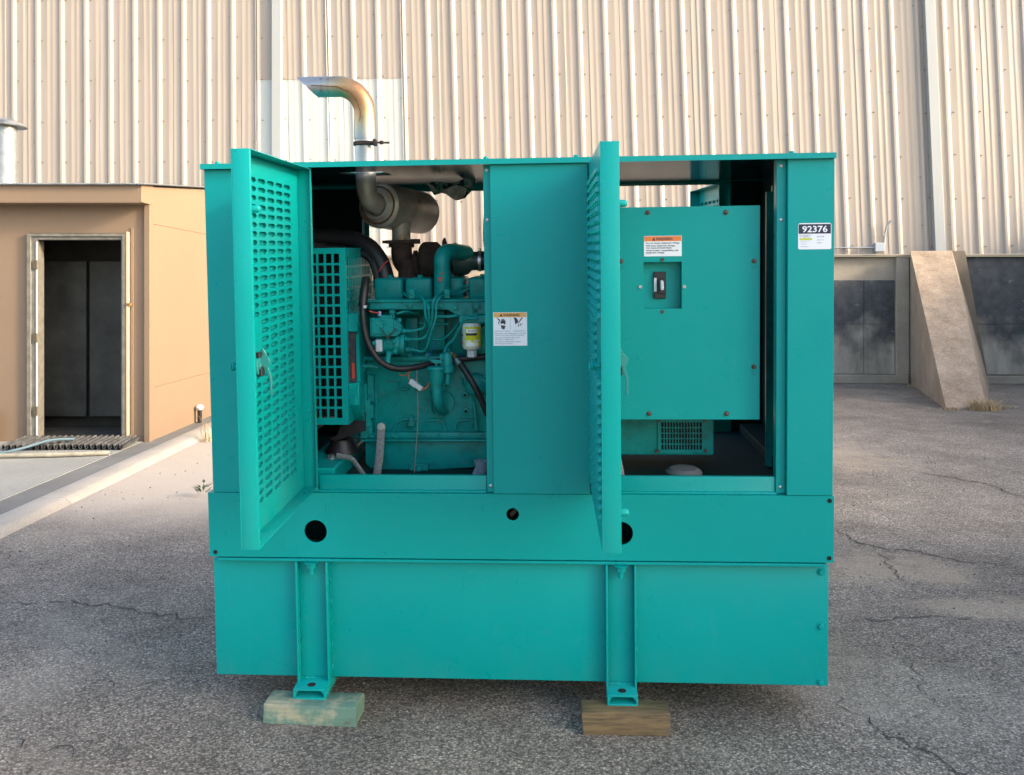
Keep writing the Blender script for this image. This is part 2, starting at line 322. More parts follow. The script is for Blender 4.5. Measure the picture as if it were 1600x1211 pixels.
# ------------------------------------------------------------------ mesh builder
class MB:
    def __init__(s): s.V = []; s.F = []; s.M = []
    def add(s, vs, fs, m=0, T=None):
        o = len(s.V)
        for v in vs:
            v = Vector(v)
            s.V.append(tuple(T @ v if T else v))
        for f in fs: s.F.append(tuple(i + o for i in f)); s.M.append(m)
        return s
    def box(s, x0, x1, y0, y1, z0, z1, m=0, T=None):
        v = [(x, y, z) for z in (z0, z1) for y in (y0, y1) for x in (x0, x1)]
        return s.add(v, [(0, 2, 3, 1), (4, 5, 7, 6), (0, 1, 5, 4), (1, 3, 7, 5), (3, 2, 6, 7), (2, 0, 4, 6)], m, T)
    def hexa(s, v, m=0, T=None):       # eight corners, ordered as box
        return s.add(v, [(0, 2, 3, 1), (4, 5, 7, 6), (0, 1, 5, 4), (1, 3, 7, 5), (3, 2, 6, 7), (2, 0, 4, 6)], m, T)
    def lathe(s, prof, c, ax, n=20, m=0, cap=True):   # prof: (height, radius)
        ax = Vector(ax).normalized(); c = Vector(c)
        u = ax.orthogonal().normalized(); w = ax.cross(u)
        vs = []; fs = []
        for h, r in prof:
            for k in range(n):
                a = 2 * pi * k / n
                vs.append(c + ax * h + (u * cos(a) + w * sin(a)) * r)
        for i in range(len(prof) - 1):
            for k in range(n):
                k2 = (k + 1) % n
                fs.append((i * n + k, i * n + k2, (i + 1) * n + k2, (i + 1) * n + k))
        if cap:
            fs.append(tuple(range(n - 1, -1, -1))); b = (len(prof) - 1) * n; fs.append(tuple(b + k for k in range(n)))
        return s.add(vs, fs, m)
    def cyl(s, p0, p1, r, n=16, m=0, r1=None):
        p0 = Vector(p0); p1 = Vector(p1)
        return s.lathe([(0, r), ((p1 - p0).length, r if r1 is None else r1)], p0, p1 - p0, n, m)
    def ball(s, c, r, n=12, m=0, sc=(1, 1, 1)):
        vs = []; fs = []; k = n // 2
        for i in range(k + 1):
            t = pi * i / k
            for j in range(n):
                a = 2 * pi * j / n; q = max(sin(t), .001)
                vs.append((c[0] + r * sc[0] * q * cos(a), c[1] + r * sc[1] * q * sin(a), c[2] + r * sc[2] * cos(t)))
        for i in range(k):
            for j in range(n): fs.append((i * n + j, (i + 1) * n + j, (i + 1) * n + (j + 1) % n, i * n + (j + 1) % n))
        return s.add(vs, fs, m)
    def tube(s, pts, r, n=10, m=0, smooth=0, cap=True, flat=None, up=None):
        P = [Vector(p) for p in pts]
        for _ in range(smooth):
            Q = [P[0]]
            for a, b in zip(P, P[1:]): Q += [a * .75 + b * .25, a * .25 + b * .75]
            P = Q + [P[-1]]
        rs = r if isinstance(r, (list, tuple)) else None
        N_ = len(P); vs = []; fs = []
        t0 = (P[1] - P[0]).normalized(); u = Vector(up) - t0 * t0.dot(Vector(up)) if up else t0.orthogonal(); u.normalize()
        for i, p in enumerate(P):
            t = (P[min(i + 1, N_ - 1)] - P[max(i - 1, 0)]).normalized()
            u = (u - t * t.dot(u)).normalized(); w = t.cross(u)
            q = rs[0] + (rs[-1] - rs[0]) * i / (N_ - 1) if rs else r
            for k in range(n):
                a = 2 * pi * k / n
                if flat: vs.append(p + u * cos(a) * flat[0] + w * sin(a) * flat[1])
                else: vs.append(p + (u * cos(a) + w * sin(a)) * q)
        for i in range(N_ - 1):
            for k in range(n): fs.append((i * n + k, i * n + (k + 1) % n, (i + 1) * n + (k + 1) % n, (i + 1) * n + k))
        if cap: fs.append(tuple(range(n - 1, -1, -1))); fs.append(tuple((N_ - 1) * n + k for k in range(n)))
        return s.add(vs, fs, m)
    def prism(s, poly, d0, d1, plane='xz', m=0):      # polygon extruded along the third axis
        def q(a, b, d):
            return {'xz': (a, d, b), 'yz': (d, a, b), 'xy': (a, b, d)}[plane]
        n = len(poly); vs = [q(a, b, d0) for a, b in poly] + [q(a, b, d1) for a, b in poly]
        fs = [tuple(range(n)), tuple(range(2 * n - 1, n - 1, -1))] + [(i, i + n, (i + 1) % n + n, (i + 1) % n) for i in range(n)]
        return s.add(vs, fs, m)
    def cell(s, x0, x1, z0, z1, y0, y1, hole, m=0, wall=True):   # plate in xz, thickness y0..y1, with one hole (list of angle->radius function)
        cx, cz, rad, n = hole
        ang = sorted(set([round(2 * pi * k / n, 6) for k in range(n)] + [round(atan2(zz - cz, xx - cx) % (2 * pi), 6) for xx in (x0, x1) for zz in (z0, z1)]))
        inn = []; out = []
        for a in ang:
            c, d = cos(a), sin(a); r = rad(a); inn.append((cx + c * r, cz + d * r))
            t = min([((x1 - cx) / c if c > 1e-9 else (x0 - cx) / c if c < -1e-9 else 1e9), ((z1 - cz) / d if d > 1e-9 else (z0 - cz) / d if d < -1e-9 else 1e9)])
            out.append((cx + c * t, cz + d * t))
        k = len(ang)
        vs = [(x, y0, z) for x, z in inn] + [(x, y0, z) for x, z in out] + [(x, y1, z) for x, z in inn] + [(x, y1, z) for x, z in out]
        fs = []
        for i in range(k):
            j = (i + 1) % k
            fs += [(i, j, k + j, k + i), (2 * k + i, 3 * k + i, 3 * k + j, 2 * k + j)]
            if wall: fs.append((i, 2 * k + i, 2 * k + j, j))
        return s.add(vs, fs, m)
    def text(s, body, x, z, size, y, m, align='LEFT', width=None, bold=0.0, depth=.0):
        cu = bpy.data.curves.new("t", 'FONT'); cu.body = body; cu.size = size; cu.align_x = align; cu.offset = bold; cu.resolution_u = 2
        ob = bpy.data.objects.new("t", cu)
        me = bpy.data.meshes.new_from_object(ob)
        w = max([v.co.x for v in me.vertices]) - min([v.co.x for v in me.vertices]) if me.vertices else 1
        k = width / w if width else 1.0
        vs = [(x + v.co.x * k, y, z + v.co.y) for v in me.vertices]; fs = [tuple(p.vertices) for p in me.polygons]
        s.add(vs, fs, m)
        bpy.data.objects.remove(ob); bpy.data.meshes.remove(me); bpy.data.curves.remove(cu)
        return s
    def mesh(s, name, mats, bev=0.0, ang=35, seg=1):
        me = bpy.data.meshes.new(name); me.from_pydata(s.V, [], s.F)
        mats = mats if isinstance(mats, (list, tuple)) else [mats]
        for x in mats: me.materials.append(x)
        me.polygons.foreach_set("material_index", s.M)
        bm = bmesh.new(); bm.from_mesh(me)
        bmesh.ops.recalc_face_normals(bm, faces=bm.faces)
        if bev > 0:
            ed = [e for e in bm.edges if len(e.link_faces) == 2 and e.calc_face_angle(0) > R(30)]
            bmesh.ops.bevel(bm, geom=ed, offset=bev, segments=seg, profile=.5, affect='EDGES', clamp_overlap=True)
        for f in bm.faces: f.smooth = True
        bm.to_mesh(me); bm.free()
        me.set_sharp_from_angle(angle=R(ang))
        return me
    def build(s, name, mats, parent=None, bev=0.0, ang=35, seg=1, **kw):
        o = bpy.data.objects.new(name, s.mesh(name, mats, bev, ang, seg)); COL.objects.link(o)
        if parent: o.parent = parent
        for k, v in kw.items(): o[k] = v
        return o
def parts(name, mbs, mats, parent, bev=0.0, **kw):
    for b in mbs: b.build(name, mats, parent, bev, **kw)
def inst(name, me, parent=None, loc=(0, 0, 0), rot=(0, 0, 0), **kw):
    o = bpy.data.objects.new(name, me); COL.objects.link(o); o.parent = parent; o.location = loc; o.rotation_euler = rot
    for k, v in kw.items(): o[k] = v
    return o
def thing(name, label, cat, loc=(0, 0, 0), rot=(0, 0, 0), group=None):
    o = bpy.data.objects.new(name, None); COL.objects.link(o); o.location = loc; o.rotation_euler = rot; o.empty_display_size = .1
    o["label"] = label; o["category"] = cat
    if group: o["group"] = group
    return o
def tag(o, label, cat, group=None):
    o["label"] = label; o["category"] = cat
    if group: o["group"] = group
    return o

# ------------------------------------------------------------------ ground
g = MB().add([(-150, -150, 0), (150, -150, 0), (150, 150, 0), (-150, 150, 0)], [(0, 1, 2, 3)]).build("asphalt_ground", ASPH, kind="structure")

def crack(pts, w, seed):
    rnd = random.Random(seed); P = [Vector((x, y, 0)) for x, y in pts]; Q = []
    for a, b in zip(P, P[1:]):
        n = max(3, int((b - a).length / .035))
        for i in range(n):
            t = i / n; d = (b - a).normalized(); s = Vector((-d.y, d.x, 0))
            Q.append(a.lerp(b, t) + s * (rnd.gauss(0, .011) + .02 * sin(t * 9 + seed)))
    Q.append(P[-1]); vs = []; fs = []
    for i, p in enumerate(Q):
        d = (Q[min(i + 1, len(Q) - 1)] - Q[max(i - 1, 0)]).normalized(); s = Vector((-d.y, d.x, 0))
        k = w * .85 * (.15 + 1.0 * rnd.random()) * (1 - abs(2 * i / len(Q) - 1) ** 4)
        vs += [p + s * k + Vector((0, 0, .004)), p - s * k + Vector((0, 0, .004))]
    for i in range(len(Q) - 1): fs.append((2 * i, 2 * i + 1, 2 * i + 3, 2 * i + 2))
    return vs, fs
mb = MB()
CR = [([(-2.69, 4.76), (-2.36, 4.78), (-2.05, 4.71), (-1.77, 4.58), (-1.48, 4.53)], 0.007), ([(-1.88, 3.33), (-1.78, 3.3), (-1.69, 3.25), (-1.59, 3.25), (-1.47, 3.17)], 0.005), ([(2.3, 6.26), (2.32, 5.96), (2.42, 5.78), (2.63, 5.71), (2.73, 5.55), (3.05, 5.4)], 0.008), ([(2.37, 5.78), (2.32, 5.4), (2.29, 5.22), (2.29, 5.09)], 0.005), ([(1.65, 4.56), (1.73, 4.5), (1.91, 4.53), (2.12, 4.57), (2.37, 4.55), (2.54, 4.5)], 0.006), ([(1.36, 3.72), (1.37, 3.56), (1.43, 3.34), (1.52, 3.25), (1.57, 3.09), (1.6, 2.98)], 0.0055), ([(3.73, 8.27), (3.94, 7.99), (4.14, 7.72), (4.15, 7.17)], 0.012), ([(4.13, 8.84), (4.15, 8.3)], 0.006), ([(-0.52, 3.16), (-0.48, 3.34), (-0.49, 3.27)], 0.004), ([(-1.81, 3.84), (-1.6, 3.74), (-1.47, 3.82)], 0.004), ([(1.79, 4.19), (1.82, 3.97), (1.73, 3.72), (1.74, 3.55)], 0.003), ([(1.48, 3.91), (1.61, 3.96)], 0.003)]
for i, (c, w) in enumerate(CR):
    mb.add(*crack(c, w, i))
mb.build("asphalt_cracks", CRACK, kind="structure")
# ------------------------------------------------------------------ warehouse behind
WH = thing("metal_warehouse", "tall tan ribbed metal warehouse wall on a stained concrete base behind the generator", "building", (0, 16.57, 0), (0, 0, -.0525))
PITCH = .4715; RX0 = -3.71
def lean(x): return .004 if x < -4.3 else .02 + .022 * (x + 4.3) / 12.0
def sheet(x0, x1, z0, z1, yo):
    pr = [(x0, 0)]
    n0 = int((x0 - RX0) / PITCH) - 1
    for n in range(n0, n0 + 8):
        c = RX0 + n * PITCH
        for dx, y in ((-.066, 0), (-.024, -.029), (.016, -.029), (.064, 0), (.165, 0), (.183, -.0045), (.205, -.0045), (.223, 0), (.270, 0), (.288, -.0045), (.31, -.0045), (.328, 0)):
            if x0 < c + dx < x1: pr.append((c + dx, y))
    pr.append((x1, 0)); vs = []; rnd = random.Random(int(x0 * 100))
    zs = [z0 + (z1 - z0) * i / 6 for i in range(7)]
    for z in zs:
        for x, y in pr:
            vs.append((x - lean(x) * (z - 2.33), y + yo + rnd.uniform(-.0025, .0025) * (1 if z not in (z0, z1) else .3), z))
    k = len(pr); fs = []
    for i in range(6):
        for j in range(k - 1): fs.append((i * k + j, i * k + j + 1, (i + 1) * k + j + 1, (i + 1) * k + j))
    # folded back edges give the sheet its thickness
    for row in (0, 6):
        o = len(vs); vs += [(vs[row * k + j][0], vs[row * k + j][1] + .004, vs[row * k + j][2]) for j in range(k)]
        for j in range(k - 1): fs.append((row * k + j, row * k + j + 1, o + j + 1, o + j))
    return MB().add(vs, fs)
xs = [RX0 + PITCH * (3 * k + .6) for k in range(-15, 18)]
xs = sorted([x for x in xs if not (-4.9 < x < -1.7)] + [-4.66, -4.02, -3.24, -1.84])
for i, (a, b) in enumerate(zip(xs, xs[1:])):
    yo = -.0025 * (i % 2)
    if a > -4.7 and b < -1.8:
        sheet(a, b, 5.62, 9.5, yo - .008).build("wall_sheet", TANW, WH, ang=20)
        sheet(a, b, 2.33, 5.68, yo).build("wall_sheet", WHTW, WH, ang=20, label="wall sheet painted white below the tan cladding")
    else:
        sheet(a, b, 2.33, 9.5, yo).build("wall_sheet", TANW, WH, ang=20)
sc = MB(); rs = random.Random(3)
for n in range(-16, 30):
    c = RX0 + n * PITCH + .1
    for z in (2.47, 3.34, 4.11, 4.88, 5.65, 6.42, 7.19):
        zz = z + rs.uniform(-.02, .02); x = c + rs.uniform(-.012, .012)
        sc.ball((x - lean(x) * (zz - 2.33), -.012, zz), .013, 6)
        if rs.random() < .35: sc.ball((x - .155 - lean(x) * (zz + .3 - 2.33), -.02, zz + .38), .011, 6)
sc.build("wall_screws", mat("rusty cladding screw", (.16, .11, .07), .7), WH, kind="stuff")
def trim(x0, x1, d):
    v = []
    for z in (2.30, 9.5):
        for y in (-d, .0):
            for x in (x0, x1): v.append((x - lean(x1) * (z - 2.33) * (0 if x1 < 0 else 1), y, z))
    return MB().hexa(v)
trim(-4.36, -4.185, .11).build("joint_trim", TRIMW, WH, bev=.006)
trim(7.72, 7.90, .12).build("joint_trim", TRIMW, WH, bev=.006)
MB().box(-24, 22, -.058, .05, 2.295, 2.322).build("drip_flashing", mat("dull tan flashing", (.26, .20, .15), .5), WH)
MB().box(-24, 22, .06, .6, 0, 2.29).build("foundation_wall", CONCF, WH)
def boards(xa, zt):
    for a, b in zip(xa, xa[1:]):
        for z0, z1 in ((.16, 1.06), (1.068, zt)):
            MB().box(a + .004, b - .004, .035, .06, z0, z1).build("foundation_board", COATM, WH, bev=.003)
boards([-23, -20, -17, -14.5, -12, -9, -6, -3, 0, 2, 3.5, 5.0, 6.51, 7.06], 1.86)
boards([8.32, 9.6, 11.2, 12.8, 15, 18, 21], 2.28)
MB().box(-24, 7.25, -.12, .06, 0, .15).box(8.6, 22, -.10, .06, 0, .14).build("footing_ledge", CONCF, WH, bev=.01)
MB().box(7.07, 7.30, -.02, .06, .15, 2.29).build("foundation_pier", CONC, WH, bev=.006)
# sloping buttress: sides in plain cast concrete, the sloping face rough with aggregate
def wl(X, Y):                                         # world point to the warehouse's own axes
    a = .0525; dx, dy = X, Y - 16.57
    return (dx * cos(a) - dy * sin(a), dx * sin(a) + dy * cos(a))
A = wl(7.27, 16.1); B = wl(6.17, 12.56); Cc = wl(6.745, 12.56); D = wl(7.98, 16.02); A0 = wl(7.30, 16.15); D0 = wl(8.66, 16.05); C0 = wl(6.79, 12.6)
v = [(*A0, 0), (*B, 0), (*C0, 0), (*D0, 0), (*A, 2.385), (B[0] + .01, B[1] + .02, .03), (Cc[0], Cc[1] + .02, .03), (*D, 2.385), (D0[0] - .42, D0[1], 2.385)]
bt = MB()
bt.add(v, [(4, 5, 6, 7)], 1); bt.add(v, [(0, 1, 5, 4)], 0); bt.add(v, [(1, 2, 6, 5)], 0); bt.add(v, [(2, 3, 8, 7, 6)], 0); bt.add(v, [(0, 4, 7, 8, 3)], 0)
bt.build("buttress", [CONCB, AGG], WH, ang=15)
MB().tube([(5.2, -.075, 2.445), (6.66, -.075, 2.445)], .014, 8).tube([(6.83, -.075, 2.5), (6.84, -.075, 2.62), (6.85, -.08, 2.74), (6.88, -.09, 2.84), (6.95, -.09, 2.93)], .02, 8, smooth=1).box(6.80, 6.87, -.1, -.05, 2.66, 2.685).build("conduit", GALV, WH)
MB().box(6.66, 6.83, -.12, -.03, 2.37, 2.53).build("junction_box", mat("grey junction box", (.40, .43, .45), .4), WH, bev=.008)

# added, unseen: two stacked white container boxes that block sun and shade the yard
for k in range(2):
    NB = thing("sun_blocker_box", ("lower" if k == 0 else "upper") + " white box of an unseen stack added right of the yard to block the sun", "sun blocker", (5.0, 3.62, k * 2.3), group="stacked white sun blockers")
    b = MB().box(.06, 6.0, -2.94, -.06, .05, 2.25)
    for i in range(12): b.box(.035, .06, -2.85 + i * .235, -2.73 + i * .235, .15, 2.15)
    b.build("wall", mat("white sun blocker paint", (.70, .70, .68), .5), NB, bev=.006)
    f = MB()
    for x in (0, 5.98):
        for y in (-3.0, -.08): f.box(x, x + .08, y, y + .08, 0, 2.298)
    f.box(0, 6.06, -3.0, -2.93, 0, .12).box(0, 6.06, -.07, 0, 0, .12).box(0, 6.06, -3, 0, 2.2, 2.298)
    f.build("frame", WHITEP, NB)

LB = thing("sun_blocker_block", "long low unseen block added along the right side of the yard to stop the sun", "building", (11.2, 15.6, 0))  # unseen mass added to keep sun off the right-hand ground
MB().box(0, 6, -12.2, 0, 0, 3.2).build("wall", WHTW, LB, bev=.02)
MB().box(-.15, 6.1, -12.3, .1, 3.205, 3.32).build("roof", GALV, LB, bev=.01)

# ------------------------------------------------------------------ shed on the left
SH = thing("plywood_shed", "low tan plywood shed with an open dark doorway and corrugated roof", "shed", (0, 9.84, 0))
def zr(y): return 2.835 + .098 * y
MB().box(-7.5, -5.245, 0, .08, 0, 2.70).box(-4.14, -3.95, 0, .08, 0, 2.70).box(-5.245, -4.14, 0, .08, 2.30, 2.70).build("front_wall", SHED, SH)
MB().box(-3.958, -3.893, -.035, .07, 0, 2.61).build("corner_post", SHED, SH, bev=.004)
MB().box(-4.115, -4.085, -.012, 0, 0, 2.36).build("batten", SHED, SH, bev=.003)
for a, b in ((.074, 2.40), (2.404, 4.84), (4.844, 6.6)):
    MB().box(-3.945, -3.905, a, b, .0, .5895).build("side_panel", SHED, SH, bev=.003)
    MB().box(-3.945, -3.906, a, b, .5912, 2.4022).build("side_panel", SHED, SH, bev=.003)
    v = [(x, y, z) for z in (0, 1) for y in (a, b) for x in (-3.945, -3.905)]
    MB().hexa([(x, y, 2.404 if z == 0 else zr(y) - .03) for x, y, z in v]).build("side_panel", SHED, SH, bev=.003)
MB().box(-7.6, -3.925, -.25, -.21, 2.612, 2.80).box(-7.6, -3.925, -.25, .0, 2.605, 2.613).build("fascia", SHED, SH, bev=.003)
MB().hexa([(-3.925, -.25, 2.612), (-3.895, -.25, 2.612), (-3.925, .07, 2.612), (-3.895, .07, 2.612), (-3.925, -.25, 2.80), (-3.895, -.25, 2.80), (-3.925, .07, 2.83), (-3.895, .07, 2.83)]).build("fascia", SHED, SH, bev=.003)
vs = []; fs = []; nx = 620
for yy in (-.30, 6.6):
    for i in range(nx + 1):
        x = -7.7 + 3.86 * i / nx; vs.append((x, yy, zr(yy) + .009 * sin(i * pi / 2.5)))
for i in range(nx): fs.append((i, i + 1, nx + 2 + i, nx + 1 + i))
o = len(vs); vs += [(x, y, z - .006) for x, y, z in vs[:nx + 1]]
for i in range(nx): fs.append((i, i + 1, o + i + 1, o + i))
MB().add(vs, fs).build("corrugated_roof", GALV, SH)
DF = MB()
for d, y0, y1 in ((0, -.045, .0), (.035, -.028, .10)):
    DF.box(-5.238 + d, -5.19 + d * 1.55, y0, y1, 0, 2.293 - d).box(-4.205 - d * .5 + .01, -4.149 - d, y0, y1, 0, 2.293 - d).box(-5.238 + d, -4.149 - d, y0 - .001, y1, 2.293 - d - .035, 2.293 - d)
DF.box(-5.142, -5.128, -.03, .12, 0, 2.22).build("door_frame", FRAME, SH, bev=.004)
for z in (.35, 1.15, 1.95): MB().cyl((-5.128, -.038, z - .05), (-5.128, -.038, z + .05), .011, 10).box(-5.17, -5.128, -.047, -.044, z - .05, z + .05).build("hinge", mat("dull brass hinge", (.14, .11, .07), .5, .5), SH)
MB().box(-5.139, -5.124, -.036, -.031, .0, 2.20).build("bare_edge", WHITEP, SH)
MB().box(-4.148, -4.128, -.05, 0.0, 0, 2.31).build("latch_strip", mat("raw pine edge", (.60, .43, .24), .7), SH, bev=.003)
MB().box(-4.14, -4.09, -.06, -.03, 1.50, 1.53).build("strike", BRASS, SH, bev=.004)
MB().box(-5.2, -4.15, -.10, .14, 0.0, .045).build("threshold", GUTT, SH, bev=.006)
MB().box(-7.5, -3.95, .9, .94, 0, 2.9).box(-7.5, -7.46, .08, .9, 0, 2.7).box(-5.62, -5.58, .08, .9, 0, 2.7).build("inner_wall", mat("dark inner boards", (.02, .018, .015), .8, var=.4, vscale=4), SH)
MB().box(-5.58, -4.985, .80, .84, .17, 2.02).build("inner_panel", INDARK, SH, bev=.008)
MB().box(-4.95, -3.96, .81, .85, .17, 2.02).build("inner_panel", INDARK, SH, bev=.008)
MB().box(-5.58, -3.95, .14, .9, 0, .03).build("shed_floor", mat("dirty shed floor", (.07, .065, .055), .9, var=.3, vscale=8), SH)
MB().lathe([(0, .123), (.68, .123), (.685, .128), (.70, .128), (.705, .123), (.80, .12)], (-6.02, .95, 2.86), (0, 0, 1), 28).build("vent_pipe", GALV, SH)
MB().lathe([(0, .235), (.008, .24), (.05, .18), (.10, .07), (.11, .0)], (-6.02, .95, 3.64), (.02, 0, 1), 28).tube([(-5.92, .92, 3.60), (-5.90, .92, 3.68)], .008, 6).build("vent_cap", mat("rusty vent cap", (.22, .22, .21), .5, .5, var=.4, vscale=10), SH)

# ------------------------------------------------------------------ slab, gutter, curb
MB().box(-14, -3.984, 2, 9.86, -.2, .012).build("concrete_slab", SLAB, bev=.001, kind="structure")
MB().box(-3.981, -3.675, 2, 15, -.2, .010).build("gutter_strip", GUTT, bev=.004, kind="structure")
L = MB(); ys = [2, 4.5, 7.0, 9.6, 12, 15]
for a, b in zip(ys, ys[1:]):
    L.prism([(-3.671, -.1), (-3.671, .036), (-3.645, .046), (-3.465, .05), (-3.44, .043), (-3.385, .0), (-3.385, -.1)], a + .004, b - .004, 'xz')
L.build("curb", CURB, bev=.004, kind="structure")

# ------------------------------------------------------------------ things on the ground by the shed
def bellows(p0, p1, r, n):
    P0 = Vector(p0); d = (Vector(p1) - P0); ln = d.length; pr = []
    for i in range(n):
        h = ln * i / n; q = ln / n
        pr += [(h, r * .70), (h + q * .25, r), (h + q * .55, r), (h + q * .8, r * .70)]
    return MB().lathe(pr, P0, d, 14)
vs = []; fs = []; nx = 260
for k, (yy, zz) in enumerate(((9.27, .052), (9.27, .046), (9.73, .075), (9.73, .069))):
    for i in range(nx + 1):
        x = -5.22 + 1.27 * i / nx; q = sin(2 * pi * x / .062)
        vs.append((x + .012 * sin(yy * 3), yy + .02 * sin(x * 4), zz + .024 * max(-1, min(1, q * 1.4))))
for a, b in ((0, 2), (1, 3), (0, 1), (2, 3)):
    for i in range(nx): fs.append((a * (nx + 1) + i, a * (nx + 1) + i + 1, b * (nx + 1) + i + 1, b * (nx + 1) + i))
t = MB().add(vs, fs).build("corrugated_sheet", mat("dusty grey corrugated sheet", (.065, .063, .06), .7, var=.45, vscale=9))
tag(t, "dusty grey corrugated sheet lying as a ramp in front of the shed doorway", "corrugated sheet")
t = MB().tube([(-5.4, 8.82, .038), (-4.8, 8.83, .04), (-4.3, 8.9, .04), (-3.98, 9.0, .036)], .022, 10, smooth=1).build("plastic_pipe", mat("dirty cream plastic pipe", (.30, .27, .20), .6, var=.25, vscale=9))
tag(t, "dirty cream plastic pipe on the concrete slab in front of the corrugated sheet", "pipe")
t = MB().tube([(-5.4, 8.7, .035), (-5.05, 8.85, .045), (-4.85, 9.0, .08), (-4.7, 9.25, .13), (-4.55, 9.45, .10)], .014, 8, smooth=2).build("garden_hose", mat("faded blue hose", (.07, .12, .145), .5))
tag(t, "faded blue garden hose trailing over the corrugated sheet by the doorway", "hose")
t = MB().box(-5.72, -5.515, 9.70, 9.72, .02, .36).build("white_board", WHITEP, bev=.003)
tag(t, "small white board leaning on the shed wall left of the doorway", "board")
t = MB().cyl((-3.84, 11.25, 0), (-3.84, 11.25, .17), .028, 12, 1).ball((-3.84, 11.25, .20), .05, 12, 0, (1, 1, .8)).build("cleanout_pipe", [WHITEP, BLACKP])
tag(t, "short black pipe stub with a white cap at the foot of the shed side wall", "pipe")

def tuft(name, label, cat, x, y, n, h, sp, m, seed, lie=1.0, group=None):
    rnd = random.Random(seed); b = MB()
    for i in range(n):
        a = rnd.uniform(0, 2 * pi); r = sp * sqrt(rnd.random()) * .6; px, py = r * cos(a), r * sin(a) * .7
        d = rnd.uniform(0, 2 * pi); hh = h * rnd.uniform(.4, 1); out = hh * rnd.uniform(.2, 1.0) * lie; w = rnd.uniform(.003, .006)
        s = Vector((-sin(d), cos(d), 0)) * w; vs = []
        for k in range(4):
            q = k / 3; c = Vector((px + cos(d) * out * q * q, py + sin(d) * out * q * q, hh * (q - .35 * q * q * lie)))
            vs += [c + s * (1 - q * .9), c - s * (1 - q * .9)]
        b.add(vs, [(0, 1, 3, 2), (2, 3, 5, 4), (4, 5, 7, 6)])
    o = b.build(name, m); o.location = (x, y, 0); tag(o, label, cat, group); return o
tuft("dry_grass_tuft", "large straw coloured grass tuft at the foot of the concrete buttress", "grass tuft", 6.68, 12.48, 240, .30, .34, STRAW, 1)
tuft("dry_grass_tuft", "flattened dry grass lying right of the buttress foot", "grass tuft", 7.0, 12.75, 90, .12, .40, STRAW, 2, 1.8)
tuft("dry_grass_tuft", "thin dry grass at the front left corner of the buttress foot", "grass tuft", 6.2, 12.5, 60, .10, .22, STRAW, 3, 1.2)
tuft("dry_grass_tuft", "small rusty grass tuft where the buttress meets the warehouse footing", "grass tuft", 7.15, 15.6, 60, .14, .25, STRAW, 4)
tuft("dry_weed", "tall bleached dry weed beside the generator at the end of the curb", "weed", -3.27, 9.9, 40, .34, .20, STRAW, 5, .6)
def weed(x, y, label):
    rnd = random.Random(9); b = MB()
    for i in range(26):
        a = rnd.uniform(0, 2 * pi); e = rnd.uniform(.2, 1.2); c = Vector((cos(a) * .03, sin(a) * .03, rnd.uniform(.02, .10)))
        d = Vector((cos(a) * cos(e), sin(a) * cos(e), sin(e))); s = Vector((-sin(a), cos(a), 0)) * .013; l = rnd.uniform(.03, .07)
        b.add([c, c + d * l * .5 + s, c + d * l, c + d * l * .5 - s], [(0, 1, 2, 3)])
    o = b.build("leafy_weed", LEAF); o.location = (x, y, 0); tag(o, label, "weed")
weed(-2.45, 7.25, "small dull green weed growing from the asphalt behind the generator's left edge")

rg = random.Random(21); gv = MB()
for i in range(1500):
    y = 2.6 + 6.5 * rg.random() ** 1.6; x = rg.uniform(-.62, .62) * y
    r = rg.uniform(.0022, .0062) * (1 + .05 * y); c = Vector((x, y, r * .45)); rot = Matrix.Rotation(rg.uniform(0, 6.3), 3, 'Z')
    p = [c + rot @ Vector(q) * r for q in ((1.2, 0, 0), (0, .9, 0), (-1, .2, 0), (.1, -1, 0), (.15, .1, .75), (0, 0, -.6))]
    gv.add(p, [(0, 1, 4), (1, 2, 4), (2, 3, 4), (3, 0, 4), (1, 0, 5), (2, 1, 5), (3, 2, 5), (0, 3, 5)], rg.choice((0, 0, 1, 2)))
gv.build("loose_gravel", [mat("grey grit", (.20, .19, .175), .9), mat("pale grit", (.38, .35, .31), .9), mat("dark grit", (.08, .075, .07), .9)], ang=5, kind="stuff")
# ------------------------------------------------------------------ generator set
GEN = thing("generator", "large teal diesel generator set with two louvred doors swung open and its engine exposed", "generator", (.0575, 3.5, 0), (.05, -.0088, -.064))
def part(mb, name, mats, parent=GEN, bev=0.0, **kw): return mb.build(name, mats, parent, bev, **kw)
def circ(r): return lambda a: r
def sup(a_, b_, p): return lambda t: 1 / ((abs(cos(t)) / a_) ** p + (abs(sin(t)) / b_) ** p) ** (1 / p)
def swap(mb):
    mb.V = [(x, z, y) for x, y, z in mb.V]; return mb
def bolt(mb, c, d, r=.010, h=.007, m=0, washer=True):
    d = Vector(d).normalized(); c = Vector(c)
    if washer: mb.lathe([(0, r * 1.45), (.002, r * 1.45)], c, d, 16, m)
    mb.lathe([(.002, r), (h, r), (h + .0015, r * .82)], c, d, 6, m); return mb

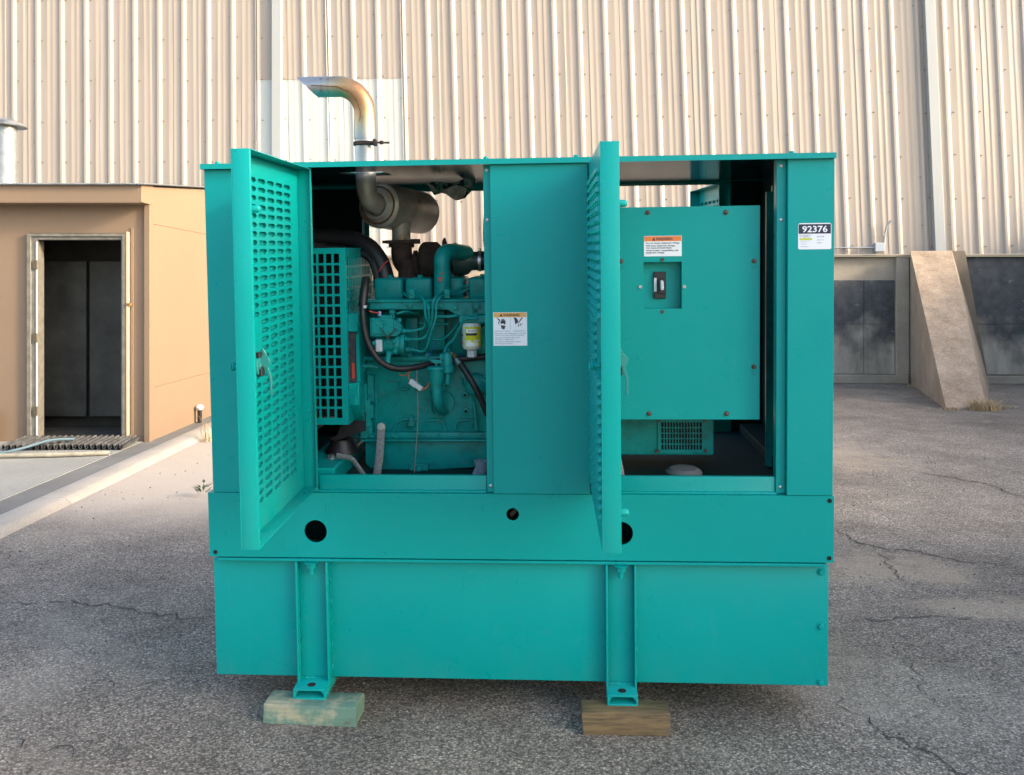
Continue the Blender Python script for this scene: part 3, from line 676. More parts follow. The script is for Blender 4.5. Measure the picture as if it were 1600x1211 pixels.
# skid rail: front plate with its access holes, hollow behind
sk = MB()
xs_ = [-1.224, -.93, -.62, -.15, .10, .22, .58, 1.195]
hol = {1: (-.796, .726, .045), 3: (-.0205, .799, .0245), 5: (.396, .728, .045)}
for i, (a, b) in enumerate(zip(xs_, xs_[1:])):
    if i in hol: sk.cell(a, b, .622, .872, 0, .008, (hol[i][0], hol[i][1], circ(hol[i][2]), 32))
    else: sk.box(a, b, 0, .008, .622, .872)
sk.box(-1.224, 1.195, 1.19, 1.2, .622, .872).box(-1.224, -1.216, .008, 1.19, .622, .872).box(1.187, 1.195, .008, 1.19, .622, .872)
sk.box(-1.224, 1.195, .0, 1.2, .872, .878).box(-1.216, 1.187, .008, .05, .622, .628)
sko = part(sk, "skid_rail", TEAL)
mb = MB().box(-1.216, 1.187, .26, .30, .61, .87)
part(mb, "inner_web", DARK, sko)
mb = MB()
for x, z in ((-1.20, .640), (1.178, .860), (1.178, .640)): mb.lathe([(0, .0085), (.0015, .0085)], (x, -.001, z), (0, -1, 0), 14)
part(mb, "screw_hole", HOLE, sko, kind="stuff")
mb = MB().box(-.752, -.742, -.0025, 0, .80, .84)
part(mb, "weld_tab", TEAL, sko, .001)
mb = MB().prism([(-.035, .792), (-.027, .776), (.003, .812), (-.005, .822)], .03, .05)
part(mb, "cable_loop", BLACK, sko)
mb = MB().box(-1.19, 1.165, -.004, .02, .606, .617)
part(mb, "lower_lip", TEAL, sko, .002)

# base fuel tank
tk = MB().box(-1.224, 1.187, .034, 1.16, .127, .605)
tko = part(tk, "base_tank", TEAL, bev=.004, seg=2)
parts("tank_bolt", [bolt(MB(), (1.158, .034, z), (0, -1, 0), .011, .009) for z in (.575, .362, .142)], TEAL, tko)
for x0, x1 in ((-.880, -.751), (.335, .452)):
    lg = MB().box(x0 + .008, x1 - .008, .026, .0335, .125, .603).box(x0, x0 + .008, -.008, .0335, .085, .605).box(x1 - .008, x1, -.008, .0335, .085, .605)
    lo = part(lg, "support_leg", TEAL, bev=.0018, seg=2)
    # box section foot
    ft = MB(); a, b, z0, z1, w = x0 + .001, x1 - .001, .084, .127, .008
    for (p, q, r_, s_) in ((a, b, z0, z0 + w), (a, b, z1 - w, z1), (a, a + w, z0 + w, z1 - w), (b - w, b, z0 + w, z1 - w)):
        ft.box(p, q, -.070, 1.22, r_, s_)
    ft.prism([(a + w, z1 - w), (a + w, z1 - .022), (a + w + .012, z1 - w)], -.069, 1.2).prism([(b - w, z1 - w), (b - w, z1 - .022), (b - w - .012, z1 - w)], -.069, 1.2)
    part(ft, "foot_tube", TEAL, lo, .0016, seg=2)
    c = (x0 + x1) / 2
    mb = MB().lathe([(0, .016), (.0012, .016)], (c, -.035, .1272), (0, 0, 1), 18)
    part(mb, "bolt_hole", HOLE, lo)
    mb = bolt(MB(), (c, -.002, .604), (0, 0, -1), .019, .022); mb.cyl((c, -.002, .60), (c, -.002, .556), .010, 12)
    part(mb, "hanger_bolt", TEAL, lo)
    mb = MB(); rw = random.Random(int(x0 * 100))
    for i in range(16):
        q = i / 15; mb.ball((x0 + .012 + (x1 - x0 - .024) * q, .022, .128), rw.uniform(.004, .007), 7)
    for k in range(5):
        mb.ball((x1 + .002, .032, .17 + .088 * k), .006, 7, 0, (.8, .8, 2.2)); mb.ball((x0 - .002, .032, .19 + .088 * k), .005, 7, 0, (.8, .8, 2.2))
    part(mb, "weld_bead", TEAL, lo, kind="stuff")

# enclosure
p_ = MB().box(-1.203, -.82, 0, .004, .880, 2.144).box(-1.203, -1.199, .004, 1.196, .88, 2.144).box(-.82, -.785, .012, .016, .88, 2.144).box(-.824, -.82, .004, .016, .88, 2.144)
lp = part(p_, "left_panel", TEAL, bev=.001)
parts("rear_panel", [MB().box(a, b, 1.19, 1.196, .88, 2.144) for a, b in ((-1.199, -.818), (1.026, 1.184), (-.12, .30))], TEAL, GEN, .001)
cp = MB().box(-.0925, .278, -.003, .001, .880, 2.146).box(-.0925, -.089, .001, .10, .880, 2.146).box(.2745, .278, .001, .10, .88, 2.146).box(-.120, -.0925, .020, .024, .88, 2.146).box(.278, .302, .022, .026, .88, 2.146)
cpo = part(cp, "center_panel", TEAL, bev=.0014)
rp = MB().box(1.019, 1.189, -.003, .001, .880, 2.146).box(1.185, 1.189, .001, 1.196, .88, 2.146).box(1.019, 1.0225, .001, .022, .88, 2.146).box(.984, 1.019, .022, .026, .88, 2.146).box(.984, .988, .026, .07, .88, 2.146)
rpo = part(rp, "right_panel", TEAL, bev=.0014)
mb = MB()
for x, zz in ((-.106, 2.125), (-.106, 1.935), (-.106, .905)): mb.lathe([(0, .0065), (.002, .0065), (.004, .003)], (x, .02, zz), (0, -1, 0), 12)
part(mb, "rivet", ZINC, cpo, kind="stuff")
mb = MB()
for x, zz in ((1.0, 2.122), (1.0, 1.92), (1.0, .905)): mb.lathe([(0, .0065), (.002, .0065), (.004, .003)], (x, .022, zz), (0, -1, 0), 12)
part(mb, "rivet", ZINC, rpo, kind="stuff")
parts("door_sill", [MB().prism([(.012, .878), (.012, .886), (.030, .8865), (.030, .942), (.05, .942), (.05, .878)], a, b, 'yz') for a, b in ((-.785, -.122), (.302, .984))] + [MB().box(a, b, 1.16, 1.18, .88, .942) for a, b in ((-.82, -.12), (.30, 1.026))], TEAL, GEN, .002, seg=2)
rf = MB()
rf.box(-1.207, -.86, -.022, 1.222, 0, .004); rf.box(-.46, 1.187, -.022, 1.222, 0, .004)
rf2 = MB().cell(-.86, -.46, -.022, 1.222, 0, .004, (-.66, .42, circ(.075), 32))
rf.V = [(x, y, z + 2.160) for x, y, z in rf.V]
rf2.V = [(x, z, y + 2.160) for x, y, z in rf2.V]
rf.add(rf2.V, rf2.F)
rf.box(-1.209, 1.189, -.024, -.020, 2.144, 2.1645).box(-1.209, -1.205, -.02, 1.22, 2.144, 2.1645).box(1.185, 1.189, -.02, 1.22, 2.144, 2.1645).box(-1.209, 1.189, 1.218, 1.222, 2.135, 2.1645)
rfo = part(rf, "roof", TEAL, ang=25)
mb = MB().box(-1.03, -.86, .26, .72, 2.165, 2.188)
part(mb, "roof_cover", TEAL, rfo, .004)
parts("roof_bolt", [bolt(MB(), (x, .03, 2.164), (0, 0, 1), .010, .012) for x in (-1.16, -.11, .235, 1.04)], TEAL, rfo)
parts("roof_header", [MB().box(-.82, -.12, 1.175, 1.19, 2.12, 2.160), MB().box(.30, 1.026, 1.175, 1.19, 2.142, 2.16)], TEAL, rfo, .002)
mb = MB()
for x, y in ((-.13, .2), (.05, .9)): pass
fl = MB(); n = 9; vs = []; fs = []
fa, fb, fc_, fd = (Vector((-0.433, 0.6, 2.116)), Vector((-0.226, 0.85, 2.157)), Vector((-0.393, 0.6, 2.076)), Vector((-0.267, 0.74, 2.049)))
for i in range(n):
    for j in range(6):
        q = i / (n - 1); w = j / 5; p = fa.lerp(fb, q).lerp(fc_.lerp(fd, q), w)
        vs.append((p.x, p.y + .02 * sin(q * 7 + w * 3), p.z + .010 * sin(q * 9 + w * 5)))
for i in range(n - 1):
    for j in range(5): fs.append((i * 6 + j, (i + 1) * 6 + j, (i + 1) * 6 + j + 1, i * 6 + j + 1))
flm = mat("torn liner: black felt with foil", (.02, .025, .025), .6)
co = objco(flm); r_ = ramp(flm, [(.44, (.012, .02, .02)), (.47, (.05, .30, .26)), (.52, (.40, .43, .41))]); flm.node_tree.links.new(noise(flm, 9, 4, .6, co, .5).outputs["Fac"], r_.inputs[0]); setc(flm, r_.outputs[0])
fl.add(vs, fs); fl.M = [1 if (k % 5) >= 2 and 2 <= k // 5 <= 6 else 0 for k in range(len(fs))]
part(fl, "roof_liner", [flm, FOIL], label="loose torn black liner hanging under the roof")
# inside: floor, left bulkhead, right end channel
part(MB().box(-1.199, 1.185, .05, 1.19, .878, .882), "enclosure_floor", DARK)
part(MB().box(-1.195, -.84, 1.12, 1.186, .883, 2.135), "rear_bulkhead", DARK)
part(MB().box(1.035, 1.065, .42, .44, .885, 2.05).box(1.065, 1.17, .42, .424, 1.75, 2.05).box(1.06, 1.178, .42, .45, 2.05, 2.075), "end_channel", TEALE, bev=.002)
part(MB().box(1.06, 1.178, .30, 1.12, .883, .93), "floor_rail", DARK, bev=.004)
part(MB().box(-1.195, 1.18, .02, 1.17, 2.152, 2.1585).box(-.80, -.52, .27, .57, 2.14, 2.1519) if False else MB().box(-1.195, -.76, .02, 1.17, 2.152, 2.1585).box(-.56, 1.18, .02, 1.17, 2.152, 2.1585).box(-.76, -.56, .02, .32, 2.152, 2.1585).box(-.76, -.56, .52, 1.17, 2.152, 2.1585), "roof_shade_sheet", ROOF_SHADE)  # dark sheet added below the roof to stand for its shade
parts("wall_shade_sheet", [MB().box(1.178, 1.184, .03, 1.185, .884, 2.15), MB().box(-1.198, -1.192, .03, 1.185, .884, 2.15), MB().box(1.03, 1.177, 1.18, 1.189, .884, 2.15), MB().box(-.118, .298, 1.18, 1.189, .884, 2.15)], DARK, GEN)  # thin dark sheets added over inner walls in place of shade
part(MB().box(-.98, -.722, .42, .44, 1.10, 1.83), "fan_shroud", BLACKP)

# lot sticker and warning labels
def label_text(mb, lines, x, z, size, y, m, step):
    for i, s in enumerate(lines):
        if s: mb.text(s, x, z - i * step, size, y, m)
    return mb
st = MB(); X0, X1, Z0, Z1 = 1.057, 1.178, 1.809, 1.9065
st.prism([(X0 + .004, Z0), (X1 - .003, Z0), (X1, Z0 + .003), (X1, Z1 - .005), (X1 - .005, Z1), (X0 + .005, Z1), (X0, Z1 - .005), (X0, Z0 + .004)], -.0036, -.0030, 'xz', 0)
st.box(X0 + .0015, X1 - .002, -.0042, -.0038, Z1 - .0395, Z1 - .004, 1)
st.text("92376", (X0 + X1) / 2, Z1 - .0335, .0325, -.0046, 0, 'CENTER', .092, .0006)
st.lathe([(0, .0048), (.0004, .0048)], (X0 + .010, -.0038, Z0 + .050), (0, -1, 0), 20, 2); st.lathe([(0, .0032), (.0003, .0032)], (X0 + .010, -.0043, Z0 + .050), (0, -1, 0), 16, 0)
for a, b, z in ((.017, .046, .0520), (.017, .038, .0483), (.017, .044, .0446)): st.box(X0 + a, X0 + b, -.0042, -.0038, Z0 + z, Z0 + z + .0018, 2)
st.box(X0 + .005, X0 + .051, -.0042, -.0038, Z0 + .034, Z0 + .0415, 3)
for a, b, z in ((.008, .034, .027), (.037, .041, .027), (.010, .030, .019), (.007, .038, .0095)): st.box(X0 + a, X0 + b, -.0042, -.0038, Z0 + z, Z0 + z + .0015, 2)
st.text("50 KW", X0 + .068, Z0 + .044, .0085, -.0042, 4, 'LEFT', .027)
for a, b, z in ((.068, .082, .033), (.086, .092, .033), (.068, .086, .0225)): st.box(X0 + a, X0 + b, -.0042, -.0038, Z0 + z, Z0 + z + .0026, 2)
part(st, "lot_sticker", [WHITE, NAVY, GREYINK, mat("lime label ink", (.52, .58, .06), .4), mat("slate label ink", (.12, .12, .15), .5)], rpo, label="white and navy sticker reading 92376")

wl_ = MB(); X0, X1, Z0, Z1 = -.086, .043, 1.454, 1.582; yb = -.0036; y1 = -.0042
wl_.box(X0, X1, yb, -.003, Z0, Z1, 0)
wl_.box(X0 + .002, X1 - .002, y1, -.0038, Z1 - .0185, Z1 - .0015, 1)
wl_.prism([(X0 + .024, Z1 - .0155), (X0 + .036, Z1 - .0155), (X0 + .030, Z1 - .0045)], y1 - .0003, y1, 'xz', 2)
wl_.text("WARNING", X0 + .038, Z1 - .0152, .0145, y1 - .0005, 2, 'LEFT', .063, .0003)
def ip(pts, ox=X0, oz=Z1): return [(ox + a, oz - b) for a, b in pts]
S_ = .0933 / 1000                                       # label artwork drawn on a grid of tenths of a millimetre
def art(pts, m=2, d=.0): wl_.prism([(X0 + (a - 175) * .1 * .00140, Z1 - (b - 140) * .1 * .00142) for a, b in pts], y1 - .0003 - d, y1 - d, 'xz', m)
art([(262, 285), (290, 285), (365, 345), (350, 385), (330, 430), (350, 468), (325, 465), (305, 425), (335, 365)])
art([(372, 380), (385, 365), (395, 395), (400, 320), (418, 318), (425, 380), (428, 305), (448, 303), (452, 380), (458, 315), (476, 318), (480, 385), (488, 345), (505, 350), (512, 400), (505, 470), (480, 460), (455, 440), (420, 440), (385, 450), (368, 420)])
art([(375, 485), (505, 500), (485, 590), (410, 590)])
wl_.box(X0 + .0655, X0 + .0663, y1, -.0038, Z1 - .064, Z1 - .019, 3)
art([(725, 285), (800, 282), (860, 370), (835, 430), (800, 445), (785, 480), (770, 440), (760, 350)])
art([(950, 282), (985, 285), (870, 435), (845, 430)])
art([(852, 455), (872, 470), (878, 530), (855, 530)])
art([(890, 470), (925, 440), (940, 455), (905, 490)]); art([(920, 505), (935, 470), (948, 478), (935, 515)]); art([(950, 435), (985, 440), (978, 462)])
ty = y1 - .0002
wl_.text("Hazardous Voltage", X0 + .005, Z1 - .0735, .0068, ty, 3, 'LEFT', .058); wl_.text("Rotating Parts", X0 + .077, Z1 - .0735, .0068, ty, 3, 'LEFT', .045)
for s, z, w in (("Generator with equipment in remote", .0825, .119), ("control can start without warning.", .0895, .112), ("Can cause severe injury and", .0985, .094), ("damage to equipment.", .1055, .073), ("See Service Manual for proper", .1145, .100), ("servicing procedures.", .1215, .070)):
    wl_.text(s, X0 + .005, Z1 - z, .0068, ty, 3, 'LEFT', w)
part(wl_, "warning_label", [WHITE, AMBER, INK, mat("soft label ink", (.10, .11, .15), .5)], cpo, label="square warning label with two hand pictograms")

# louvred doors
DW, DH, DT = .73, 1.238, .057
def door_sheet():
    d = MB(); cols = [.145 + .1 * k for k in range(6)]; rows = [.10 + .0294 * k for k in range(37)]
    x0, x1 = cols[0] - .05, cols[-1] + .05; z0, z1 = rows[0] - .0147, rows[-1] + .0147
    d.box(0, x0, 0, .003, 0, DH).box(x1, DW, 0, .003, 0, DH).box(x0, x1, 0, .003, 0, z0).box(x0, x1, 0, .003, z1, DH)
    sp = []
    for i, c in enumerate(cols):
        for k, r in enumerate(rows):
            if i >= 4 and 15 <= k <= 20: d.box(c - .05, c + .05, 0, .003, r - .0147, r + .0147); continue
            d.cell(c - .05, c + .05, r - .0147, r + .0147, 0, .003, (c, r, sup(.043, .0086, 5), 24)); sp.append((c, r))
    return d.mesh("door_skin", TEAL, 0, 30), sp
SKIN, SLOTS = door_sheet()
def hood():
    vs = []; fs = []; us = (-1, -.93, -.75, -.3, .3, .75, .93, 1)
    for u in us:
        f = max(0, 1 - abs(u) ** 6) ** .5
        for y, z in ((0, .0105), (-.006, .0090), (-.0125, .0025), (-.0145, -.0075)): vs.append((u * .047, y * f, z if f > .01 else z * .6))
    for i in range(len(us) - 1):
        for j in range(3): fs.append((i * 4 + j, i * 4 + j + 1, (i + 1) * 4 + j + 1, (i + 1) * 4 + j))
    return MB().add(vs, fs).mesh("louver", TEAL, 0, 60)
HOOD = hood()
fm = MB().box(DW - .003, DW, .003, DT, 0, DH).box(0, .003, .003, DT, 0, DH).box(.003, DW - .003, .003, DT, 0, .003).box(.003, DW - .003, .003, DT, DH - .003, DH)
fm.box(DW - .016, DW - .003, DT - .003, DT, .003, DH - .003).box(.003, .018, DT - .003, DT, .003, DH - .003)
FLM = fm.mesh("door_flange", TEAL, .0014, 35, 2)
pg = MB().lathe([(0, .0115), (.018, .0115), (.024, .009), (.026, .006)], (0, 0, 0), (0, 1, 0), 16)
PEG = pg.mesh("bumper_peg", TEAL)
lt = MB().box(DW - .085, DW - .02, .003, .012, .50, .62)
lt.lathe([(0, .026), (.012, .026), (.016, .022), (.03, .012), (.05, .012)], (DW - .05, .012, .565), (0, 1, 0), 20)
lt.lathe([(.0, .028), (.005, .028)], (DW - .05, .052, .565), (0, 1, 0), 20)
lt.prism([(.050, .612), (.060, .598), (.066, .556), (.079, .520), (.079, .470), (.086, .470), (.086, .524), (.075, .560), (.072, .60), (.060, .620)], DW - .080, DW - .074, 'yz')
lt.lathe([(0, .019), (.004, .021), (.010, .021)], (DW - .072, .064, .578), (1, 0, 0), 20)
LAT = lt.mesh("latch", mat("worn latch paint", (.02, .22, .21), .32), .0008, 35)
HOU = MB().box(DW - .071, DW - .040, .012, .066, .535, .566).box(DW - .071, DW - .040, .012, .060, .592, .610).mesh("latch_housing", BLACKP, .002)
hd = MB().lathe([(0, .009), (.02, .008), (.024, .013), (.030, .013)], (DW - .05, 0, .565), (0, -1, 0), 12).box(DW - .085, DW - .035, -.036, -.030, .556, .574)
HAN = hd.mesh("handle", TEAL, .002)
hg = MB()
for z in (.22, .95): hg.cyl((-.003, -.004, z - .05), (-.003, -.004, z + .05), .005, 10)
HIN = hg.mesh("hinge", TEAL)
rv = MB()
for z in (.26, .30, 1.0, 1.04): rv.ball((.003, .03, z), .005, 8, 0, (.6, 1, 1))
RIV = rv.mesh("rivet", TEAL)
def make_door(x, y, z, rot, label, sag=0.0):
    d = inst("door", SKIN, GEN, (x, y, z), (0, sag, rot), label=label)
    for n_, me in (("door_flange", FLM), ("latch", LAT), ("latch_housing", HOU), ("handle", HAN), ("hinge", HIN), ("rivet", RIV)): inst(n_, me, d)
    for z_ in (.12, 1.055): inst("bumper_peg", PEG, d, (DW - .022, DT - .002, z_))
    for c, r in SLOTS: inst("louver", HOOD, d, (c, 0, r))
    return d
DLEFT = make_door(-.839, .0, .902, R(-88.7), "left louvred door swung wide open, its inside showing")
bpy.data.objects.remove([o for o in DLEFT.children if o.name.startswith("bumper_peg") and o.location.z < .5][0])
make_door(.281, -.002, .902, R(-89.0), "right louvred door seen almost edge on")
make_door(1.030, 1.205, .905, R(93.5), "rear louvred door seen through the enclosure")

# exhaust stack, muffler
def arc(c, r, a0, a1, n, f): return [f(c, r, a0 + (a1 - a0) * i / n) for i in range(n + 1)]
PX, PY = -.661, .42
def slash_pipe():
    pts = [(PX, PY, 2.30), (PX, PY, 2.34), (PX, PY, 2.40)]
    pts += [(PX - .115 + .115 * cos(a), PY, 2.412 + .115 * sin(a)) for a in [R(6) + R(84) * i / 14 for i in range(15)]]
    pts += [(PX - .115 - .06, PY, 2.527), (PX - .115 - .13, PY, 2.527)]
    b = MB(); P = [Vector(p) for p in pts]; n = 28; vs = []; fs = []
    for sgn, rr in ((1, .0445), (-1, .0405)):
        off = len(vs)
        for i, p in enumerate(P):
            t = (P[min(i + 1, len(P) - 1)] - P[max(i - 1, 0)]).normalized(); w = Vector((0, 1, 0)); u = w.cross(t)
            for k in range(n):
                a = 2 * pi * k / n; q = p + (w * cos(a) + u * sin(a)) * rr * (1.07 if i < 2 and sgn > 0 else 1)
                if i == len(P) - 1: q.x -= (q.z - p.z) * 1.02          # slash cut: the upper lip reaches further
                vs.append(q)
        for i in range(len(P) - 1):
            for k in range(n): fs.append((off + i * n + k, off + i * n + (k + 1) % n, off + (i + 1) * n + (k + 1) % n, off + (i + 1) * n + k))
    e0 = (len(P) - 1) * n; e1 = len(P) * n + e0
    for k in range(n): fs.append((e0 + k, e0 + (k + 1) % n, e1 + (k + 1) % n, e1 + k))
    return b.add(vs, fs)
ex = part(slash_pipe(), "exhaust_stack", PIPE, label="curved exhaust stack stained rusty orange by heat", ang=50)
mb = MB().lathe([(0, .041), (.001, .0435), (.14, .0435), (.16, .0435)], (PX, PY, 2.145), (0, 0, 1), 28)
part(mb, "lower_pipe", mat("bright steel pipe", (.38, .385, .39), .35, .9, var=.12, vscale=30), ex)
cl = MB().lathe([(0, .047), (.002, .051), (.016, .051), (.018, .047)], (PX, PY, 2.272), (0, 0, 1), 28)
cl.box(PX - .03, PX + .04, PY - .062, PY - .046, 2.273, 2.287).tube([(PX + .03, PY - .054, 2.28), (PX + .115, PY - .05, 2.278)], .0045, 8).lathe([(0, .010), (.014, .010)], (PX + .075, PY - .052, 2.279), (1, 0, 0), 6).box(PX + .045, PX + .06, PY - .066, PY - .035, 2.266, 2.292)
part(cl, "pipe_clamp", SOOT, ex, .0015)
sm = MB().tube([(PX - .012, PY + .0, 2.372), (PX - .012, PY - .0433, 2.372), (PX - .008, PY - .0437, 2.41), (PX - .020, PY - .0437, 2.455), (PX - .05, PY - .0437, 2.495), (PX - .11, PY - .0437, 2.520), (PX - .22, PY - .0437, 2.527)], .0024, 6)
part(sm, "weld_seam", RUST, ex)
AX = Vector((.12, .36, -.02)).normalized(); MC = Vector((-.630, .50, 2.022))
mf = MB().lathe([(0, .070), (.004, .076), (.012, .096), (.020, .101), (.10, .101), (.40, .101), (.408, .098), (.42, .07), (.425, .0)], MC, AX, 36)
mf.lathe([(.018, .1035), (.028, .1035)], MC, AX, 36, cap=False).lathe([(.395, .1035), (.405, .1035)], MC, AX, 36, cap=False)
mfo = part(mf, "muffler", MUFF, ang=40)
# torus-like dish round the inlet, then the elbow from the stack
mb = MB().lathe([(-.002, .044), (-.016, .052), (-.014, .064), (.002, .078)], MC, AX, 32, cap=False)
part(mb, "end_dish", MUFF, mfo)
part(MB().lathe([(.003, .0765), (-.002, .081), (.004, .085), (.008, .0835)], MC, AX, 32, cap=False), "dish_weld", RUST, mfo)
pts = [(PX, PY, 2.20), (PX, PY, 2.12), (PX + .001, PY, 2.095), (PX + .005, PY + .012, 2.060), (PX + .014, PY + .036, 2.034), (PX + .026, PY + .07, 2.022), (PX + .04, PY + .11, 2.02)]
mb = MB().tube(pts, .0435, 26, 0, 2, up=(1, 0, 0)); part(mb, "inlet_elbow", MUFF, mfo, ang=60)
mb = MB().lathe([(-.004, .046), (.002, .049), (.004, .046)], Vector((PX + .030, PY + .088, 2.022)), AX, 24, cap=False).box(PX + .026, PX + .030, PY + .07, PY + .075, 1.93, 1.98)
part(mb, "weld_ring", RUST, mfo)
c = (-0.548, 0.62, 1.883)
mb = MB().lathe([(0, .050), (.02, .042), (.10, .042)], (c[0], .62, 1.945), (0, 0, -1), 22); part(mb, "outlet_pipe", MUFF, mfo)
mb = MB().lathe([(0, .052), (.014, .052)], (c[0], .62, 1.853), (0, 0, 1), 20).box(c[0] - .075, c[0] + .075, .555, .57, 1.852, 1.868).box(c[0] + .05, c[0] + .09, .56, .60, 1.85, 1.872)
part(mb, "muffler_clamp", SOOT, mfo, .002)

# ------------------------------------------------------------------ engine
ENG = thing_part = bpy.data.objects.new("engine", None); COL.objects.link(ENG); ENG.parent = GEN; ENG["label"] = "teal four cylinder diesel engine"
def ep(mb, name, mats, bev=0.0, **kw): return mb.build(name, mats, ENG, bev, **kw)
blk = MB()
blk.box(-.672, -.03, .37, .78, 1.045, 1.372).box(-.672, -.03, .475, .78, 1.372, 1.572)
blk.box(-.672, -.03, .345, .37, 1.352, 1.372)                                # ledge under the pump
blk.box(-.672, -.03, .345, .80, 1.018, 1.046)                                # pan rail
blk.box(-.40, -.33, .42, .475, 1.39, 1.56).box(-.60, -.545, .42, .475, 1.40, 1.56).box(-.505, -.45, .44, .475, 1.372, 1.53).box(-.30, -.24, .43, .475, 1.372, 1.56).box(-.22, -.12, .37, .41, 1.372, 1.50)
ep(blk, "engine_block", TEALE, .005, seg=2)
# raised casting ribs on the block side
rb = MB()
def rib(pts, y=.366, r=.0065): rb.tube([(x, y, z) for x, z in pts], r, 6, 0, 1)
def e2(px, py, y=.366): return None
for pts in [[(-0.524, 1.262), (-0.525, 1.234), (-0.508, 1.228), (-0.483, 1.228), (-0.475, 1.261)],[(-0.559, 1.024), (-0.55, 1.051), (-0.536, 1.085), (-0.513, 1.099), (-0.447, 1.099)],[(-0.421, 1.024), (-0.414, 1.085), (-0.403, 1.096), (-0.342, 1.096), (-0.329, 1.079), (-0.329, 1.024)],[(-0.288, 1.024), (-0.279, 1.085), (-0.265, 1.096), (-0.21, 1.096), (-0.2, 1.057)],[(-0.387, 1.223), (-0.388, 1.14), (-0.375, 1.118), (-0.342, 1.126), (-0.316, 1.154)],[(-0.637, 1.292), (-0.638, 1.251), (-0.622, 1.24), (-0.622, 1.218)],[(-0.66, 1.278), (-0.654, 1.14)],[(-0.621, 1.292), (-0.626, 1.001)],[(-0.453, 1.237), (-0.437, 1.217)],[(-0.254, 1.277), (-0.249, 1.239), (-0.222, 1.231), (-0.197, 1.264)]]: rib(pts)
ep(rb, "casting_rib", TEALE, kind="stuff")
parts("casting_boss", [MB().lathe([(0, .017), (.010, .016), (.012, .012)], (p_x, .372, p_z), (0, -1, 0), 18) for p_x, p_z in [(-0.654, 1.151), (-0.655, 1.082), (-0.472, 1.074), (-0.239, 1.203), (-0.237, 1.134)]], TEALE, ENG)
bh = MB()
for p_x, p_z in [(-0.654, 1.151), (-0.655, 1.082), (-0.472, 1.074), (-0.239, 1.203), (-0.237, 1.134)]: bh.lathe([(0, .0065), (.001, .0065)], (p_x, .3592, p_z), (0, -1, 0), 12)
ep(bh, "threaded_hole", HOLE, kind="stuff")
# cast emblem: dashes round a tick, maker's name below
em = MB(); ec = (-0.562, 0.368, 1.167)
for k in range(14):
    a = 2 * pi * k / 14; p0 = Vector((ec[0] + cos(a) * .017, .3695, ec[2] + sin(a) * .017)); p1 = Vector((ec[0] + cos(a) * .021, .3695, ec[2] + sin(a) * .021)); em.tube([p0, p1], .0022, 5)
em.tube([(ec[0] - .006, .3695, ec[2] + .003), (ec[0] - .001, .3695, ec[2] - .006), (ec[0] + .007, .3695, ec[2] + .007)], .002, 5)
em.text("C U M M I N S", ec[0] + .004, ec[2] - .046, .015, .3690, 0, 'CENTER', .072)
ep(em, "cast_emblem", TEALE)
ep(MB().text("3928774", -0.558, 1.259, .009, .3690, 0, 'CENTER', .037, .0002), "stamped_number", INK)
# cylinder head, manifold beam, rocker covers
ep(MB().box(-.650, -.03, .35, .76, 1.572, 1.612), "cylinder_head", TEALE, .005)
mfld = MB().prism([(-0.624, 1.614), (-0.625, 1.577), (-0.455, 1.575), (-0.402, 1.575), (-0.295, 1.574), (-0.263, 1.553), (-0.202, 1.531), (-0.168, 1.531), (-0.167, 1.61)], .27, .345, 'xz').box(-.655, -.10, .262, .345, 1.606, 1.618)
mo = ep(mfld, "intake_manifold", TEALE, .004)
parts("manifold_bolt", [bolt(MB(), p, (0, -1, 0), .011, .009) for p in [(-0.452, 0.268, 1.594), (-0.321, 0.268, 1.593), (-0.265, 0.268, 1.585), (-0.175, 0.268, 1.589)]], TEALE, ENG)
for a, b in ((-.632, -.508), (-.497, -.379), (-.362, -.244), (-.225, -.105)):
    rc = ep(MB().box(a, b, .40, .66, 1.610, 1.703), "rocker_cover", TEALE, .014, seg=3)
    mb = bolt(MB(), ((a + b) / 2, .45, 1.702), (0, 0, 1), .012, .012); ep(mb, "cover_bolt", TEALE)
    ep(MB().box(a - .004, b + .004, .396, .664, 1.606, 1.616), "cover_flange", TEALE, .002)
# air elbow, turbo, hoses
el = MB().lathe([(0, .041), (.008, .041), (.01, .036), (.075, .036)], (-0.33, 0.36, 1.612), (0, 0, 1), 24)
q = (-0.329, 0.36, 1.688); q2 = (-0.328, 0.36, 1.802); q3 = (-0.249, 0.56, 1.799)
el.tube([q, (q[0], .36, q2[2] - .05), (q[0], .362, q2[2] - .012), (q[0] + .012, .385, q2[2] + .012), (q[0] + .05, .47, q2[2] + .012), (q3[0], .58, q2[2] + .004)], .035, 22, 0, 2, up=(1, 0, 0))
ep(el, "air_elbow", TEALE, ang=60)
ep(MB().add(*(lambda o: ([(o[0] - .011, .3225, o[2] + .008), (o[0] + .007, .3225, o[2] + .008), (o[0] - .002, .3225, o[2] - .010), (o[0] - .011, .3225, o[2] - .012)], [(0, 1, 2, 3)]))((-0.329, 0.32, 1.7))).box(*(lambda o: (o[0] - .008, o[0] + .010, .3215, .323, o[2] - .002, o[2] + .002))((-0.326, 0.32, 1.724))), "red_mark", RED)
tb = MB(); tc = (-0.416, 0.62, 1.771)
tb.lathe([(-.052, .045), (-.048, .07), (-.03, .088), (.03, .088), (.048, .07), (.052, .05)], tc, (1, 0, 0), 26)
tb.tube([(tc[0], .62, tc[2] - .02), (tc[0] + .005, .62, tc[2] - .10), (tc[0] + .005, .60, 1.58)], .05, 18)
tb.tube([(tc[0] + .05, .62, tc[2]), (tc[0] + .12, .62, tc[2])], .04, 16).box(tc[0] + .045, tc[0] + .13, .57, .67, tc[2] - .15, tc[2] - .04)
